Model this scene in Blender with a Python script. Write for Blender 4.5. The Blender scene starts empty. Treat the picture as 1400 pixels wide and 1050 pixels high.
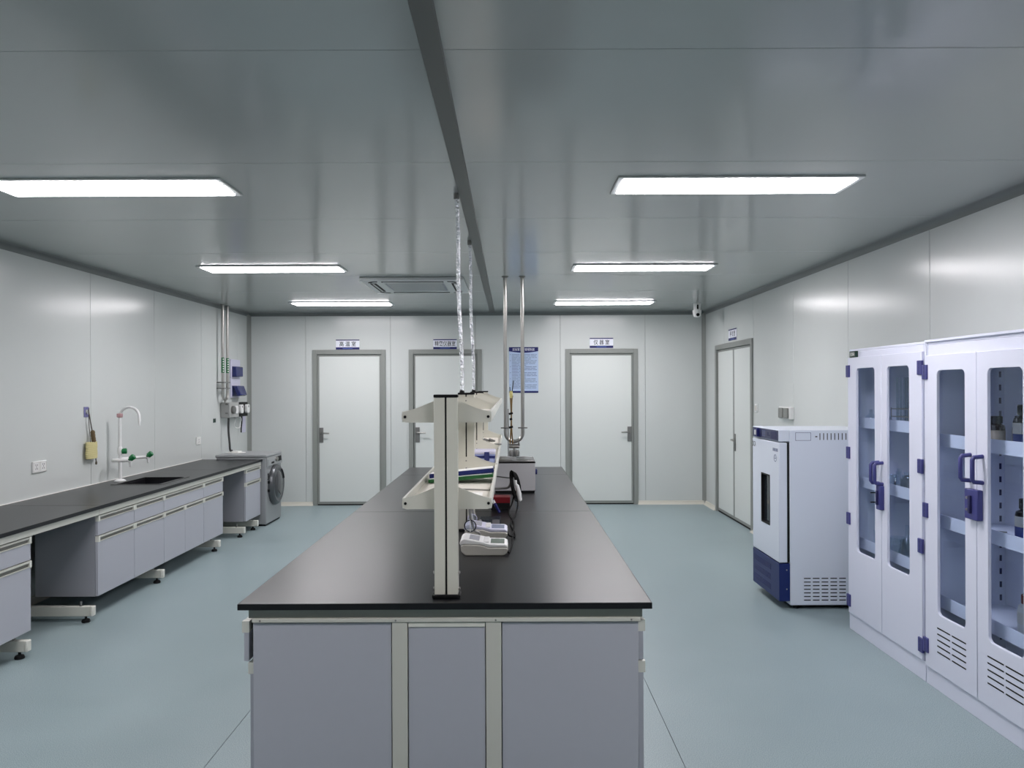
import bpy, bmesh, math, random
from mathutils import Matrix, Vector, Euler
PI = math.pi
R = random.Random(7)
scene = bpy.context.scene
COL = scene.collection

# ------------------------------------------------------------------ camera
F = 1035.0                                   # focal length in pixels of the 1400 px wide frame
EYE = 1.63
cd = bpy.data.cameras.new('camera')
cam = bpy.data.objects.new('camera', cd)
COL.objects.link(cam)
cd.sensor_width = 36.0
cd.lens = F / 1400.0 * 36.0
cd.shift_x = 3.0 / 1400.0
cd.shift_y = 6.0 / 1400.0
cd.clip_start = 0.05
cam.matrix_world = Matrix.Translation((0, 0, EYE)) @ Matrix.Rotation(PI/2, 4, 'X') @ Matrix.Rotation(-0.004, 4, 'Z')
scene.camera = cam
# ------------------------------------------------------------------ world, exposure
w = bpy.data.worlds.new('world')
scene.world = w
w.use_nodes = True
w.node_tree.nodes['Background'].inputs[0].default_value = (0.6, 0.65, 0.7, 1)
w.node_tree.nodes['Background'].inputs[1].default_value = 0.0
scene.view_settings.view_transform = 'Standard'
scene.view_settings.look = 'None'
scene.view_settings.gamma = 1.0
scene.view_settings.use_curve_mapping = False
scene.view_settings.exposure = 1.0
LAMP = 16.5                                  # radiance of a lit diffuser
LAMP_COL = (1.0, 0.955, 0.985)

# ------------------------------------------------------------------ materials
def lin(c):
    return tuple(((x/255.0)/12.92 if x/255.0 <= 0.04045 else ((x/255.0+0.055)/1.055)**2.4) for x in c)

MATS = {}
def mat(name, rgb, rough=0.5, metal=0.0, spec=0.5, noise=0.0, nscale=60.0, bump=0.0, coat=0.0, trans=0.0, ior=1.45):
    m = bpy.data.materials.new(name)
    m.use_nodes = True
    nt = m.node_tree
    b = nt.nodes['Principled BSDF']
    c = lin(rgb)
    b.inputs['Base Color'].default_value = (*c, 1)
    b.inputs['Roughness'].default_value = rough
    b.inputs['Metallic'].default_value = metal
    b.inputs['Specular IOR Level'].default_value = spec
    b.inputs['IOR'].default_value = ior
    b.inputs['Coat Weight'].default_value = coat
    b.inputs['Transmission Weight'].default_value = trans
    if noise or bump:
        tc = nt.nodes.new('ShaderNodeTexCoord')
        n = nt.nodes.new('ShaderNodeTexNoise')
        n.inputs['Scale'].default_value = nscale
        n.inputs['Detail'].default_value = 3
        nt.links.new(tc.outputs['Object'], n.inputs['Vector'])
        if noise:
            mx = nt.nodes.new('ShaderNodeMix'); mx.data_type = 'RGBA'
            mx.inputs['A'].default_value = (*[x*(1-noise) for x in c], 1)
            mx.inputs['B'].default_value = (*[min(1, x*(1+noise)) for x in c], 1)
            nt.links.new(n.outputs['Fac'], mx.inputs['Factor'])
            nt.links.new(mx.outputs['Result'], b.inputs['Base Color'])
        if bump:
            bp = nt.nodes.new('ShaderNodeBump')
            bp.inputs['Strength'].default_value = bump
            bp.inputs['Distance'].default_value = 0.002
            nt.links.new(n.outputs['Fac'], bp.inputs['Height'])
            nt.links.new(bp.outputs['Normal'], b.inputs['Normal'])
    MATS[name] = m
    return m

def glass(name, tint, gloss=0.12, rough=0.02, edge=1.0):
    m = bpy.data.materials.new(name); m.use_nodes = True
    nt = m.node_tree; nt.nodes.clear()
    out = nt.nodes.new('ShaderNodeOutputMaterial')
    tr = nt.nodes.new('ShaderNodeBsdfTransparent'); tr.inputs[0].default_value = (*tint, 1)
    gl = nt.nodes.new('ShaderNodeBsdfGlossy'); gl.inputs['Roughness'].default_value = rough
    gl.inputs[0].default_value = (0.8, 0.9, 1, 1)
    lw = nt.nodes.new('ShaderNodeLayerWeight'); lw.inputs['Blend'].default_value = 0.5
    pw = nt.nodes.new('ShaderNodeMath'); pw.operation = 'POWER'; pw.inputs[1].default_value = 5.0
    ma = nt.nodes.new('ShaderNodeMath'); ma.operation = 'MULTIPLY_ADD'
    ma.inputs[1].default_value = (1.0 - gloss)*edge; ma.inputs[2].default_value = gloss
    nt.links.new(lw.outputs['Facing'], pw.inputs[0]); nt.links.new(pw.outputs[0], ma.inputs[0])
    mx = nt.nodes.new('ShaderNodeMixShader')
    nt.links.new(ma.outputs[0], mx.inputs[0])
    nt.links.new(tr.outputs[0], mx.inputs[1]); nt.links.new(gl.outputs[0], mx.inputs[2])
    nt.links.new(mx.outputs[0], out.inputs[0])
    MATS[name] = m
    return m

def emis(name, rgb, strength):
    m = bpy.data.materials.new(name); m.use_nodes = True
    nt = m.node_tree; nt.nodes.clear()
    out = nt.nodes.new('ShaderNodeOutputMaterial')
    e = nt.nodes.new('ShaderNodeEmission')
    e.inputs[0].default_value = (*rgb, 1); e.inputs[1].default_value = strength
    nt.links.new(e.outputs[0], out.inputs[0])
    MATS[name] = m
    return m

def speckle_floor(name):
    m = mat(name, (150, 166, 168), rough=0.38, spec=0.45)
    nt = m.node_tree; b = nt.nodes['Principled BSDF']
    tc = nt.nodes.new('ShaderNodeTexCoord')
    v = nt.nodes.new('ShaderNodeTexNoise'); v.inputs['Scale'].default_value = 260; v.inputs['Detail'].default_value = 2
    n = nt.nodes.new('ShaderNodeTexNoise'); n.inputs['Scale'].default_value = 2.2; n.inputs['Detail'].default_value = 4
    nt.links.new(tc.outputs['Object'], v.inputs['Vector']); nt.links.new(tc.outputs['Object'], n.inputs['Vector'])
    r = nt.nodes.new('ShaderNodeValToRGB')
    r.color_ramp.elements[0].position = 0.34; r.color_ramp.elements[0].color = (*lin((122, 140, 144)), 1)
    r.color_ramp.elements[1].position = 0.62; r.color_ramp.elements[1].color = (*lin((164, 181, 184)), 1)
    nt.links.new(v.outputs['Fac'], r.inputs[0])
    mx = nt.nodes.new('ShaderNodeMix'); mx.data_type = 'RGBA'; mx.blend_type = 'MULTIPLY'
    r2 = nt.nodes.new('ShaderNodeValToRGB')
    r2.color_ramp.elements[0].position = 0.3; r2.color_ramp.elements[0].color = (0.9, 0.91, 0.91, 1)
    r2.color_ramp.elements[1].position = 0.7; r2.color_ramp.elements[1].color = (1, 1, 1, 1)
    nt.links.new(n.outputs['Fac'], r2.inputs[0])
    mx.inputs['Factor'].default_value = 1.0
    nt.links.new(r.outputs[0], mx.inputs['A']); nt.links.new(r2.outputs[0], mx.inputs['B'])
    nt.links.new(mx.outputs['Result'], b.inputs['Base Color'])
    rr = nt.nodes.new('ShaderNodeMapRange')
    rr.inputs['To Min'].default_value = 0.30; rr.inputs['To Max'].default_value = 0.46
    nt.links.new(n.outputs['Fac'], rr.inputs['Value']); nt.links.new(rr.outputs['Result'], b.inputs['Roughness'])
    return m

def conduit_foil(name):
    m = mat(name, (235, 238, 242), rough=0.12, metal=1.0)
    nt = m.node_tree; b = nt.nodes['Principled BSDF']
    tc = nt.nodes.new('ShaderNodeTexCoord')
    n = nt.nodes.new('ShaderNodeTexNoise'); n.inputs['Scale'].default_value = 95; n.inputs['Detail'].default_value = 4
    nt.links.new(tc.outputs['Object'], n.inputs['Vector'])
    bp = nt.nodes.new('ShaderNodeBump'); bp.inputs['Strength'].default_value = 1.0; bp.inputs['Distance'].default_value = 0.012
    nt.links.new(n.outputs['Fac'], bp.inputs['Height']); nt.links.new(bp.outputs['Normal'], b.inputs['Normal'])
    return m

wall_m    = mat('painted_steel_panel', (206, 211, 209), rough=0.21, spec=0.55, noise=0.012, nscale=3)
ceil_m    = mat('ceiling_panel_paint', (172, 177, 176), rough=0.15, spec=0.55, noise=0.012, nscale=3)
back_m    = mat('panel_backing', (96, 100, 100), rough=0.7)
alu_m     = mat('matt_aluminium', (140, 144, 140), rough=0.4, spec=0.5)
coving_m  = mat('coving_aluminium', (112, 117, 117), rough=0.4)
doorleaf_m= mat('door_leaf_paint', (215, 220, 217), rough=0.3, spec=0.5)
cream_m   = mat('cream_coving', (205, 203, 192), rough=0.5)
floor_m   = speckle_floor('speckled_vinyl')
joint_m   = mat('dark_joint', (62, 70, 72), rough=0.8)
black_m   = mat('black_plastic', (14, 15, 17), rough=0.55, spec=0.3)
dark_m    = mat('dark_void', (8, 9, 11), rough=0.7)
slab_m    = mat('black_phenolic_slab', (18, 19, 22), rough=0.3, spec=0.42, noise=0.06, nscale=14)
slabedge_m= mat('black_slab_edge', (12, 13, 18), rough=0.4)
front_m   = mat('grey_melamine', (176, 179, 188), rough=0.45, noise=0.015, nscale=30)
carc_m    = mat('grey_carcass', (150, 153, 160), rough=0.5)
beige_m   = mat('beige_powder_coat', (200, 201, 192), rough=0.42)
beige2_m  = mat('light_beige_cap', (218, 219, 210), rough=0.4)
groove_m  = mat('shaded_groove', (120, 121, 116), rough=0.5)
bracket_m = mat('bracket_beige', (212, 211, 200), rough=0.42)
post_m    = mat('anodised_beige_profile', (216, 215, 203), rough=0.38)
shelf_m   = mat('shelf_cream', (226, 222, 212), rough=0.45)
white_m   = mat('white_plastic', (232, 233, 232), rough=0.35)
offw_m    = mat('offwhite_plastic', (214, 213, 204), rough=0.4)
steel_m   = mat('brushed_steel', (182, 180, 176), rough=0.28, metal=1.0, noise=0.05, nscale=40)
dsteel_m  = mat('dull_steel', (140, 140, 138), rough=0.4, metal=0.9)
pp_m      = mat('lavender_white_polypropylene', (222, 226, 242), rough=0.35, spec=0.5)
violet_m  = mat('violet_plastic', (66, 68, 128), rough=0.4)
violet2_m = mat('dark_violet_plastic', (40, 41, 84), rough=0.45)
glasspane = glass('tinted_cabinet_pane', (0.925, 0.96, 1.0), gloss=0.02, edge=0.6)
clearglass= glass('clear_lab_glass', (0.90, 0.94, 0.96), gloss=0.11)
smoked_m  = mat('smoked_window', (38, 44, 50), rough=0.08, spec=0.8)
inc_m     = mat('incubator_white_paint', (220, 228, 240), rough=0.34)
navy_m    = mat('navy_blue_paint', (16, 36, 98), rough=0.4)
panel_m   = mat('navy_control_panel', (40, 46, 84), rough=0.3)
lamp_m    = emis('lit_diffuser', LAMP_COL, LAMP)
silver_m  = mat('silver_washer_paint', (160, 163, 165), rough=0.36, metal=0.25)
dsilver_m = mat('dark_silver_ring', (92, 95, 98), rough=0.3, metal=0.6)
green_m   = mat('green_plastic', (22, 112, 62), rough=0.35)
greenf_m  = mat('green_folder', (26, 92, 42), rough=0.4)
bluef_m   = mat('blue_folder', (22, 36, 104), rough=0.4)
red_m     = mat('red_card', (112, 12, 24), rough=0.45)
pink_m    = mat('faded_red_collar', (204, 162, 164), rough=0.5)
foil_m    = conduit_foil('crinkled_foil')
lilac_m   = mat('lilac_white_plate', (206, 206, 226), rough=0.4)
bluecov_m = mat('blue_socket_cover', (40, 48, 104), rough=0.25)
sponge_m  = mat('yellow_bristle', (206, 198, 146), rough=0.9, noise=0.12, nscale=200, bump=0.6)
brown_m   = mat('brown_bristle', (112, 96, 70), rough=0.9, noise=0.2, nscale=240, bump=0.6)
wire_m    = mat('grey_wire', (112, 108, 100), rough=0.4, metal=0.7)
brass_m   = mat('brown_tubing', (132, 106, 62), rough=0.35)
yellow_m  = mat('pale_yellow_plastic', (222, 212, 140), rough=0.4)
paper_m   = mat('white_paper', (238, 238, 234), rough=0.7)
amber_m   = mat('amber_bottle_glass', (26, 17, 12), rough=0.15, spec=0.5)
bluelab_m = mat('blue_label', (46, 66, 150), rough=0.5)
signblue_m= mat('sign_navy', (20, 26, 96), rough=0.4)
signlb_m  = mat('sign_mid_blue', (92, 118, 190), rough=0.4)
signw_m   = mat('sign_white', (236, 238, 248), rough=0.35)
ink_m     = mat('dark_ink', (26, 28, 40), rough=0.5)
greyink_m = mat('grey_print', (104, 112, 142), rough=0.6)
posterb_m = mat('poster_pale_blue', (176, 196, 224), rough=0.35)
lcd_m     = mat('lcd_green_grey', (128, 142, 132), rough=0.2)
lcdb_m    = mat('lcd_blue_grey', (150, 160, 186), rough=0.2)
grille_m  = mat('grey_lavender_grille', (150, 154, 166), rough=0.5)
acw_m     = mat('ac_white', (206, 210, 210), rough=0.4)
redcap_m  = mat('dark_red_cap', (120, 40, 34), rough=0.4)
acryl_m   = glass('clear_acrylic', (0.86, 0.88, 0.9), gloss=0.09, rough=0.08)
blueacr_m = mat('frosted_blue_plastic', (170, 182, 226), rough=0.3)
greylab_m = mat('dark_green_plate', (26, 52, 44), rough=0.4)
bathm_m   = mat('light_grey_bath_paint', (196, 196, 198), rough=0.4)

# ------------------------------------------------------------------ mesh builder
class MB:
    def __init__(s):
        s.v = []; s.f = []; s.mi = []
    def add(s, vs, fs, m=0):
        o = len(s.v)
        s.v += [tuple(p) for p in vs]
        for f in fs:
            s.f.append([i+o for i in f]); s.mi.append(m)
        return s
    def box(s, x0, y0, z0, x1, y1, z1, m=0):
        if x0 > x1: x0, x1 = x1, x0
        if y0 > y1: y0, y1 = y1, y0
        if z0 > z1: z0, z1 = z1, z0
        return s.add([(x0,y0,z0),(x1,y0,z0),(x1,y1,z0),(x0,y1,z0),(x0,y0,z1),(x1,y0,z1),(x1,y1,z1),(x0,y1,z1)],
                     [(0,3,2,1),(4,5,6,7),(0,1,5,4),(1,2,6,5),(2,3,7,6),(3,0,4,7)], m)
    def obox(s, c, size, rot, m=0):
        """box centred on c, turned by an Euler"""
        e = Euler(rot).to_matrix(); hx, hy, hz = (k/2 for k in size)
        vs = [Vector(c) + e @ Vector((sx*hx, sy*hy, sz*hz)) for sz in (-1,1) for sx, sy in ((-1,-1),(1,-1),(1,1),(-1,1))]
        return s.add(vs, [(0,3,2,1),(4,5,6,7),(0,1,5,4),(1,2,6,5),(2,3,7,6),(3,0,4,7)], m)
    def tube(s, pts, r, seg=8, m=0, closed=False, caps=True):
        pts = [Vector(p) for p in pts]; n = len(pts)
        rs = r if isinstance(r, (list, tuple)) else [r]*n
        rings = []; up = None
        for i, p in enumerate(pts):
            if closed:
                t = pts[(i+1) % n] - pts[i-1]
            else:
                t = pts[min(i+1, n-1)] - pts[max(i-1, 0)]
            if t.length < 1e-9: t = Vector((0,0,1))
            t.normalize()
            if up is None:
                up = Vector((0,0,1)) if abs(t.z) < 0.9 else Vector((1,0,0))
            a = up - t*up.dot(t)
            if a.length < 1e-6: a = t.orthogonal()
            a.normalize(); up = a; b = t.cross(a)
            rings.append([p + (a*math.cos(2*PI*k/seg) + b*math.sin(2*PI*k/seg))*rs[i] for k in range(seg)])
        vs = [q for ring in rings for q in ring]; fs = []
        for i in range(n if closed else n-1):
            j = (i+1) % n
            for k in range(seg):
                k2 = (k+1) % seg
                fs.append((i*seg+k, i*seg+k2, j*seg+k2, j*seg+k))
        if caps and not closed:
            fs.append(tuple(range(seg-1, -1, -1))); fs.append(tuple((n-1)*seg+k for k in range(seg)))
        return s.add(vs, fs, m)
    def cyl(s, p0, p1, r0, r1=None, seg=16, m=0):
        return s.tube([p0, p1], [r0, r0 if r1 is None else r1], seg, m)
    def lathe(s, prof, c=(0,0,0), seg=16, m=0, axis='z'):
        vs = []; fs = []; n = len(prof)
        for r, h in prof:
            for k in range(seg):
                a = 2*PI*k/seg; u, v = r*math.cos(a), r*math.sin(a)
                p = (u, v, h) if axis == 'z' else ((h, u, v) if axis == 'x' else (v, h, u))
                vs.append((c[0]+p[0], c[1]+p[1], c[2]+p[2]))
        for i in range(n-1):
            for k in range(seg):
                k2 = (k+1) % seg
                fs.append((i*seg+k, i*seg+k2, (i+1)*seg+k2, (i+1)*seg+k))
        if prof[0][0] > 1e-5: fs.append(tuple(range(seg-1, -1, -1)))
        if prof[-1][0] > 1e-5: fs.append(tuple((n-1)*seg+k for k in range(seg)))
        return s.add(vs, fs, m)
    def prism(s, poly, axis, a, b, m=0):
        n = len(poly)
        def P(p, h):
            return {'x': (h, p[0], p[1]), 'y': (p[0], h, p[1]), 'z': (p[0], p[1], h)}[axis]
        vs = [P(p, a) for p in poly] + [P(p, b) for p in poly]
        fs = [tuple(range(n-1, -1, -1)), tuple(range(n, 2*n))] + [(i, (i+1) % n, n+(i+1) % n, n+i) for i in range(n)]
        return s.add(vs, fs, m)
    def ring(s, outer, inner, axis, a, b, m=0):
        """plate between an outer rectangle (x0,z0,x1,z1) and an inner loop of points; front and back faces plus both rims"""
        x0, z0, x1, z1 = outer
        cx = sum(p[0] for p in inner)/len(inner); cz = sum(p[1] for p in inner)/len(inner)
        def corner(p):
            return (x1 if p[0] > cx else x0, z1 if p[1] > cz else z0)
        out = [corner(p) for p in inner]; n = len(inner)
        def P(p, h):
            return {'x': (h, p[0], p[1]), 'y': (p[0], h, p[1]), 'z': (p[0], p[1], h)}[axis]
        vs = []
        for h in (a, b):
            vs += [P(p, h) for p in inner] + [P(p, h) for p in out]
        fs = []
        for i in range(n):
            j = (i+1) % n
            for k, base in enumerate((0, 2*n)):
                q = (base+i, base+j, base+n+j, base+n+i)
                if out[i] == out[j]: q = (base+i, base+j, base+n+i)
                fs.append(q if k == 0 else tuple(reversed(q)))
            fs.append((i, 2*n+i, 2*n+j, j))
            if out[i] != out[j]:
                fs.append((n+i, n+j, 3*n+j, 3*n+i))
        return s.add(vs, fs, m)

def rrect(x0, z0, x1, z1, r, k=5):
    pts = []
    for cx, cz, a0 in ((x1-r, z1-r, 0), (x0+r, z1-r, 90), (x0+r, z0+r, 180), (x1-r, z0+r, 270)):
        for i in range(k+1):
            a = math.radians(a0 + 90*i/k)
            pts.append((cx + r*math.cos(a), cz + r*math.sin(a)))
    return pts

def build(name, mb, mats, parent=None, loc=(0,0,0), bevel=0.0, seg=2, smooth=True, label=None, rot=(0,0,0)):
    me = bpy.data.meshes.new(name)
    me.from_pydata(mb.v, [], mb.f)
    bm = bmesh.new(); bm.from_mesh(me)
    bmesh.ops.remove_doubles(bm, verts=bm.verts, dist=1e-6)
    bmesh.ops.recalc_face_normals(bm, faces=bm.faces)
    bm.to_mesh(me); bm.free()
    if not isinstance(mats, (list, tuple)): mats = [mats]
    for m in mats: me.materials.append(m)
    if len(mats) > 1 and len(me.polygons) == len(mb.mi):
        me.polygons.foreach_set('material_index', mb.mi)
    if smooth:
        me.polygons.foreach_set('use_smooth', [True]*len(me.polygons))
        me.set_sharp_from_angle(angle=math.radians(38))
    me.update()
    o = bpy.data.objects.new(name, me)
    COL.objects.link(o)
    o.location = loc; o.rotation_euler = rot
    if parent: o.parent = parent
    if bevel:
        md = o.modifiers.new('Bevel', 'BEVEL'); md.width = bevel; md.segments = seg
        md.limit_method = 'ANGLE'; md.angle_limit = math.radians(40)
        if hasattr(md, 'harden_normals'): md.harden_normals = False
    if label: o['label'] = label
    return o
P = build

def T(name, label, cat, loc=(0,0,0), rz=0.0, group=None, kind=None):
    o = bpy.data.objects.new(name, None); COL.objects.link(o)
    o.empty_display_size = 0.1
    o.location = loc; o.rotation_euler = (0, 0, rz)
    o['label'] = label; o['category'] = cat
    if group: o['group'] = group
    if kind: o['kind'] = kind
    return o

def S(name, mb, mats, label, cat, loc=(0,0,0), group=None, bevel=0.0, rot=(0,0,0)):
    o = build(name, mb, mats, None, loc, bevel, rot=rot)
    o['label'] = label; o['category'] = cat
    if group: o['group'] = group
    return o

def ST(name, mb, mats, parent=None, bevel=0.0, label=None, cat=None):
    o = build(name, mb, mats, parent, bevel=bevel)
    if parent is None:
        o['kind'] = 'structure'
        o['label'] = label or name.replace('_', ' '); o['category'] = cat or name.split('_')[0]
    return o

def dup(root, loc=None, rz=None, label=None):
    r = root.copy(); COL.objects.link(r)
    if loc is not None: r.location = loc
    if rz is not None: r.rotation_euler = (0, 0, rz)
    if label: r['label'] = label
    for ch in list(root.children):
        c = ch.copy(); COL.objects.link(c); c.parent = r
        for g in list(ch.children):
            d = g.copy(); COL.objects.link(d); d.parent = c
    return r

def text(name, body, size, m, parent, loc, rot, width=None, extrude=0.0003, bold=0.0):
    """flat lettering as a mesh, centred on loc; width squeezes it to fit"""
    cu = bpy.data.curves.new(name, 'FONT'); cu.body = body; cu.size = size
    cu.align_x = 'CENTER'; cu.align_y = 'CENTER'; cu.extrude = extrude; cu.offset = bold; cu.resolution_u = 2
    t = bpy.data.objects.new(name, cu); COL.objects.link(t)
    bpy.context.view_layer.update()
    dg = bpy.context.evaluated_depsgraph_get()
    me = bpy.data.meshes.new_from_object(t.evaluated_get(dg))
    bpy.data.objects.remove(t)
    if len(me.vertices) == 0: return None
    xs = [v.co.x for v in me.vertices]; ys = [v.co.y for v in me.vertices]
    wx = max(xs)-min(xs); cx = (max(xs)+min(xs))/2; cy = (max(ys)+min(ys))/2
    k = (width/wx) if width else 1.0
    for v in me.vertices:
        v.co.x = (v.co.x-cx)*k; v.co.y -= cy
    me.materials.clear(); me.materials.append(m)
    o = bpy.data.objects.new(name, me); COL.objects.link(o)
    o.parent = parent; o.location = loc; o.rotation_euler = rot
    return o

def arc(c, r, a0, a1, n, plane='xz'):
    pts = []
    for i in range(n+1):
        a = a0 + (a1-a0)*i/n
        u, v = r*math.cos(a), r*math.sin(a)
        pts.append({'xz': (c[0]+u, c[1], c[2]+v), 'yz': (c[0], c[1]+u, c[2]+v), 'xy': (c[0]+u, c[1]+v, c[2])}[plane])
    return pts

def spline(pts, n=8):
    """Catmull-Rom through points"""
    p = [Vector(q) for q in pts]; p = [2*p[0]-p[1]] + p + [2*p[-1]-p[-2]]
    out = []
    for i in range(1, len(p)-2):
        a, b, c, d = p[i-1], p[i], p[i+1], p[i+2]
        for k in range(n):
            t = k/n
            out.append(0.5*((2*b) + (c-a)*t + (2*a-5*b+4*c-d)*t*t + (3*b-a-3*c+d)*t**3))
    out.append(p[-2])
    return out

# ================================================================== ROOM
XL, XR, YB, YF, ZC = -3.67, 2.74, 10.615, -4.0, 2.70
JT = 0.004                                    # joint between panels
STEP = 1.19

def spans(a, b, first):
    """panel spans from a to b with joints at first + k*STEP"""
    k = math.ceil((a-first)/STEP - 1e-6)
    cuts = [a]
    x = first + k*STEP
    while x < b - 1e-6:
        if x > a + 0.02: cuts.append(x)
        x += STEP
    cuts.append(b)
    return list(zip(cuts[:-1], cuts[1:]))

# floor: vinyl sheets laid along the room, welded seams between
fl = ST('floor', MB().box(XL-0.1, YF-0.1, -0.12, XR+0.1, YB+0.1, -0.004), joint_m, label='pale blue-green speckled vinyl floor', cat='floor')
xs = [XL, -3.36, -1.325, 0.747, XR]
for a, b in zip(xs[:-1], xs[1:]):
    P('vinyl_sheet', MB().box(a + (0.0015 if a > XL else 0), YF, -0.004, b - (0.0015 if b < XR else 0), YB, 0.0), floor_m, fl, smooth=False)

# ceiling: panels either side of the centre joint strip
ce = ST('ceiling', MB().box(XL-0.1, YF-0.1, ZC+0.02, XR+0.1, YB+0.1, ZC+0.14), back_m, label='grey gloss panel ceiling', cat='ceiling')
SX0, SX1 = -0.278, -0.206
for a, b in spans(YF, YB, 2.39):
    for x0, x1 in ((XL, SX0+0.01), (SX1-0.01, XR)):
        P('panel', MB().box(x0, a+0.0012, ZC, x1, b-0.0012, ZC+0.02), ceil_m, ce, bevel=0.0015, seg=1)
tr = ST('trim_1', MB().prism([(SX0, ZC), (SX0+0.004, ZC-0.010), (SX1-0.004, ZC-0.010), (SX1, ZC)], 'y', YF, YB), mat('joint_strip_grey', (90, 94, 93), rough=0.45), label='grey joint strip down the middle of the ceiling', cat='trim')

# left wall
wl = ST('wall_left', MB().box(XL-0.16, YF, 0, XL-0.03, YB, ZC), back_m, label='pale grey steel panel wall on the left', cat='wall')
for a, b in spans(YF, YB, 6.63-2*STEP):
    P('panel', MB().box(XL-0.03, a+JT/2, 0.0, XL, b-JT/2, ZC), wall_m, wl, bevel=0.002, seg=1)
# right wall, with the double door let into it
DR0, DR1, DRT = 8.52, 10.06, 2.185            # right door: near jamb, far jamb, top
wr = ST('wall_right', MB().box(XR+0.06, YF, 0, XR+0.18, YB, ZC), back_m, label='pale grey steel panel wall on the right', cat='wall')
for a, b in spans(YF, YB, 6.125-2*STEP):
    cuts = [(a, b)]
    for (c, d) in cuts:
        lo, hi = max(c, DR0), min(d, DR1)
        if lo >= hi:
            P('panel', MB().box(XR, c+JT/2, 0, XR+0.03, d-JT/2, ZC), wall_m, wr, bevel=0.002, seg=1)
        else:
            m_ = MB().box(XR, max(c, lo)+ (JT/2 if lo == c else 0), DRT, XR+0.03, hi-(JT/2 if hi == d else 0), ZC)
            if c < lo: m_.box(XR, c+JT/2, 0, XR+0.03, lo, ZC)
            if d > hi: m_.box(XR, hi, 0, XR+0.03, d-JT/2, ZC)
            P('panel', m_, wall_m, wr)
# back wall, doors let in
BD = [(-2.764, -1.738), (-1.415, -0.392), (0.780, 1.795)]
BT = 2.178
wb = ST('wall_back', MB().box(XL, YB+0.06, 0, XR, YB+0.18, ZC), back_m, label='pale grey steel panel wall at the far end', cat='wall')
for a, b in spans(XL, XR, -2.86):
    m_ = MB(); x = a + JT/2; e = b - JT/2
    for c, d in BD:
        lo, hi = max(x, c), min(e, d)
        if lo >= hi: continue
        if lo > x: m_.box(x, YB, 0, lo, YB+0.03, ZC)
        m_.box(lo, YB, BT, hi, YB+0.03, ZC)
        x = hi
    if x < e: m_.box(x, YB, 0, e, YB+0.03, ZC)
    P('panel', m_, wall_m, wb)
wf = ST('wall_front', MB().box(XL, YF-0.12, 0, XR, YF, ZC), wall_m, label='pale grey wall behind the camera', cat='wall')

# covings and corner posts
def cove(x, z, sx, sz, r=0.048, n=5):
    """concave quarter profile from a corner; sx, sz point into the room"""
    pts = [(x, z)]
    for i in range(n+1):
        a = PI/2*i/n
        pts.append((x + sx*(r - r*math.sin(a)), z + sz*(r - r*math.cos(a))))
    return pts
ST('trim_2', MB().prism(cove(XL, ZC, 1, -1), 'y', YF, YB-0.0), coving_m, label='grey coving where the left wall meets the ceiling', cat='trim')
ST('trim_3', MB().prism(cove(XR, ZC, -1, -1), 'y', YF, YB-0.0), coving_m, label='grey coving where the right wall meets the ceiling', cat='trim')
ST('trim_4', MB().prism(cove(YB, ZC, -1, -1), 'x', XL+0.02, XR-0.02), coving_m, label='grey coving where the far wall meets the ceiling', cat='trim')
ST('trim_5', MB().prism(cove(XL, YB, 1, -1), 'z', 0.045, ZC-0.02), alu_m, label='grey corner post between left and far walls', cat='trim')
ST('trim_6', MB().prism(cove(XR, YB, -1, -1), 'z', 0.045, ZC-0.02), alu_m, label='grey corner post between right and far walls', cat='trim')

m_ = MB()
for a, b in ((XL+0.03, BD[0][0]+0.005), (BD[0][1]-0.02, BD[1][0]+0.02), (BD[1][1]-0.02, BD[2][0]+0.02), (BD[2][1]-0.005, XR-0.02)):
    m_.prism([(YB, 0), (YB-0.045, 0), (YB-0.030, 0.008), (YB-0.014, 0.022), (YB-0.009, 0.045), (YB, 0.05)], 'x', a, b)
ST('baseboard_back', m_, cream_m, label='cream coved skirting along the far wall', cat='skirting')
m_ = MB(); prof = [(XR, 0), (XR-0.045, 0), (XR-0.03, 0.008), (XR-0.014, 0.022), (XR-0.009, 0.045), (XR, 0.05)]
m_.prism(prof, 'y', DR1-0.02, YB-0.03); m_.prism(prof, 'y', YF, DR0+0.02)
ST('baseboard_right', m_, cream_m, label='cream coved skirting along the right wall', cat='skirting')
ST('baseboard_left', MB().prism([(XL, 0), (XL+0.045, 0), (XL+0.03, 0.008), (XL+0.014, 0.022), (XL+0.009, 0.045), (XL, 0.05)], 'y', YF, YB-0.03), cream_m,
   label='cream coved skirting along the left wall', cat='skirting')

# ------------------------------------------------------------------ doors (local: x along the wall, -y into the room)
def lever(parent, x, z, dirx, y=0.0):
    h = P('handle', MB().box(x-0.028, y-0.012, z-0.105, x+0.028, y, z+0.105), dsteel_m, parent, bevel=0.004)
    P('lever', MB().tube([(x, y-0.012, z+0.03), (x, y-0.05, z+0.03), (x+dirx*0.02, y-0.058, z+0.03), (x+dirx*0.12, y-0.058, z+0.028)], 0.0095, 10), steel_m, h)
    P('keyhole', MB().cyl((x, y-0.016, z-0.06), (x, y-0.012, z-0.06), 0.010, seg=12), dsteel_m, h)

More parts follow.
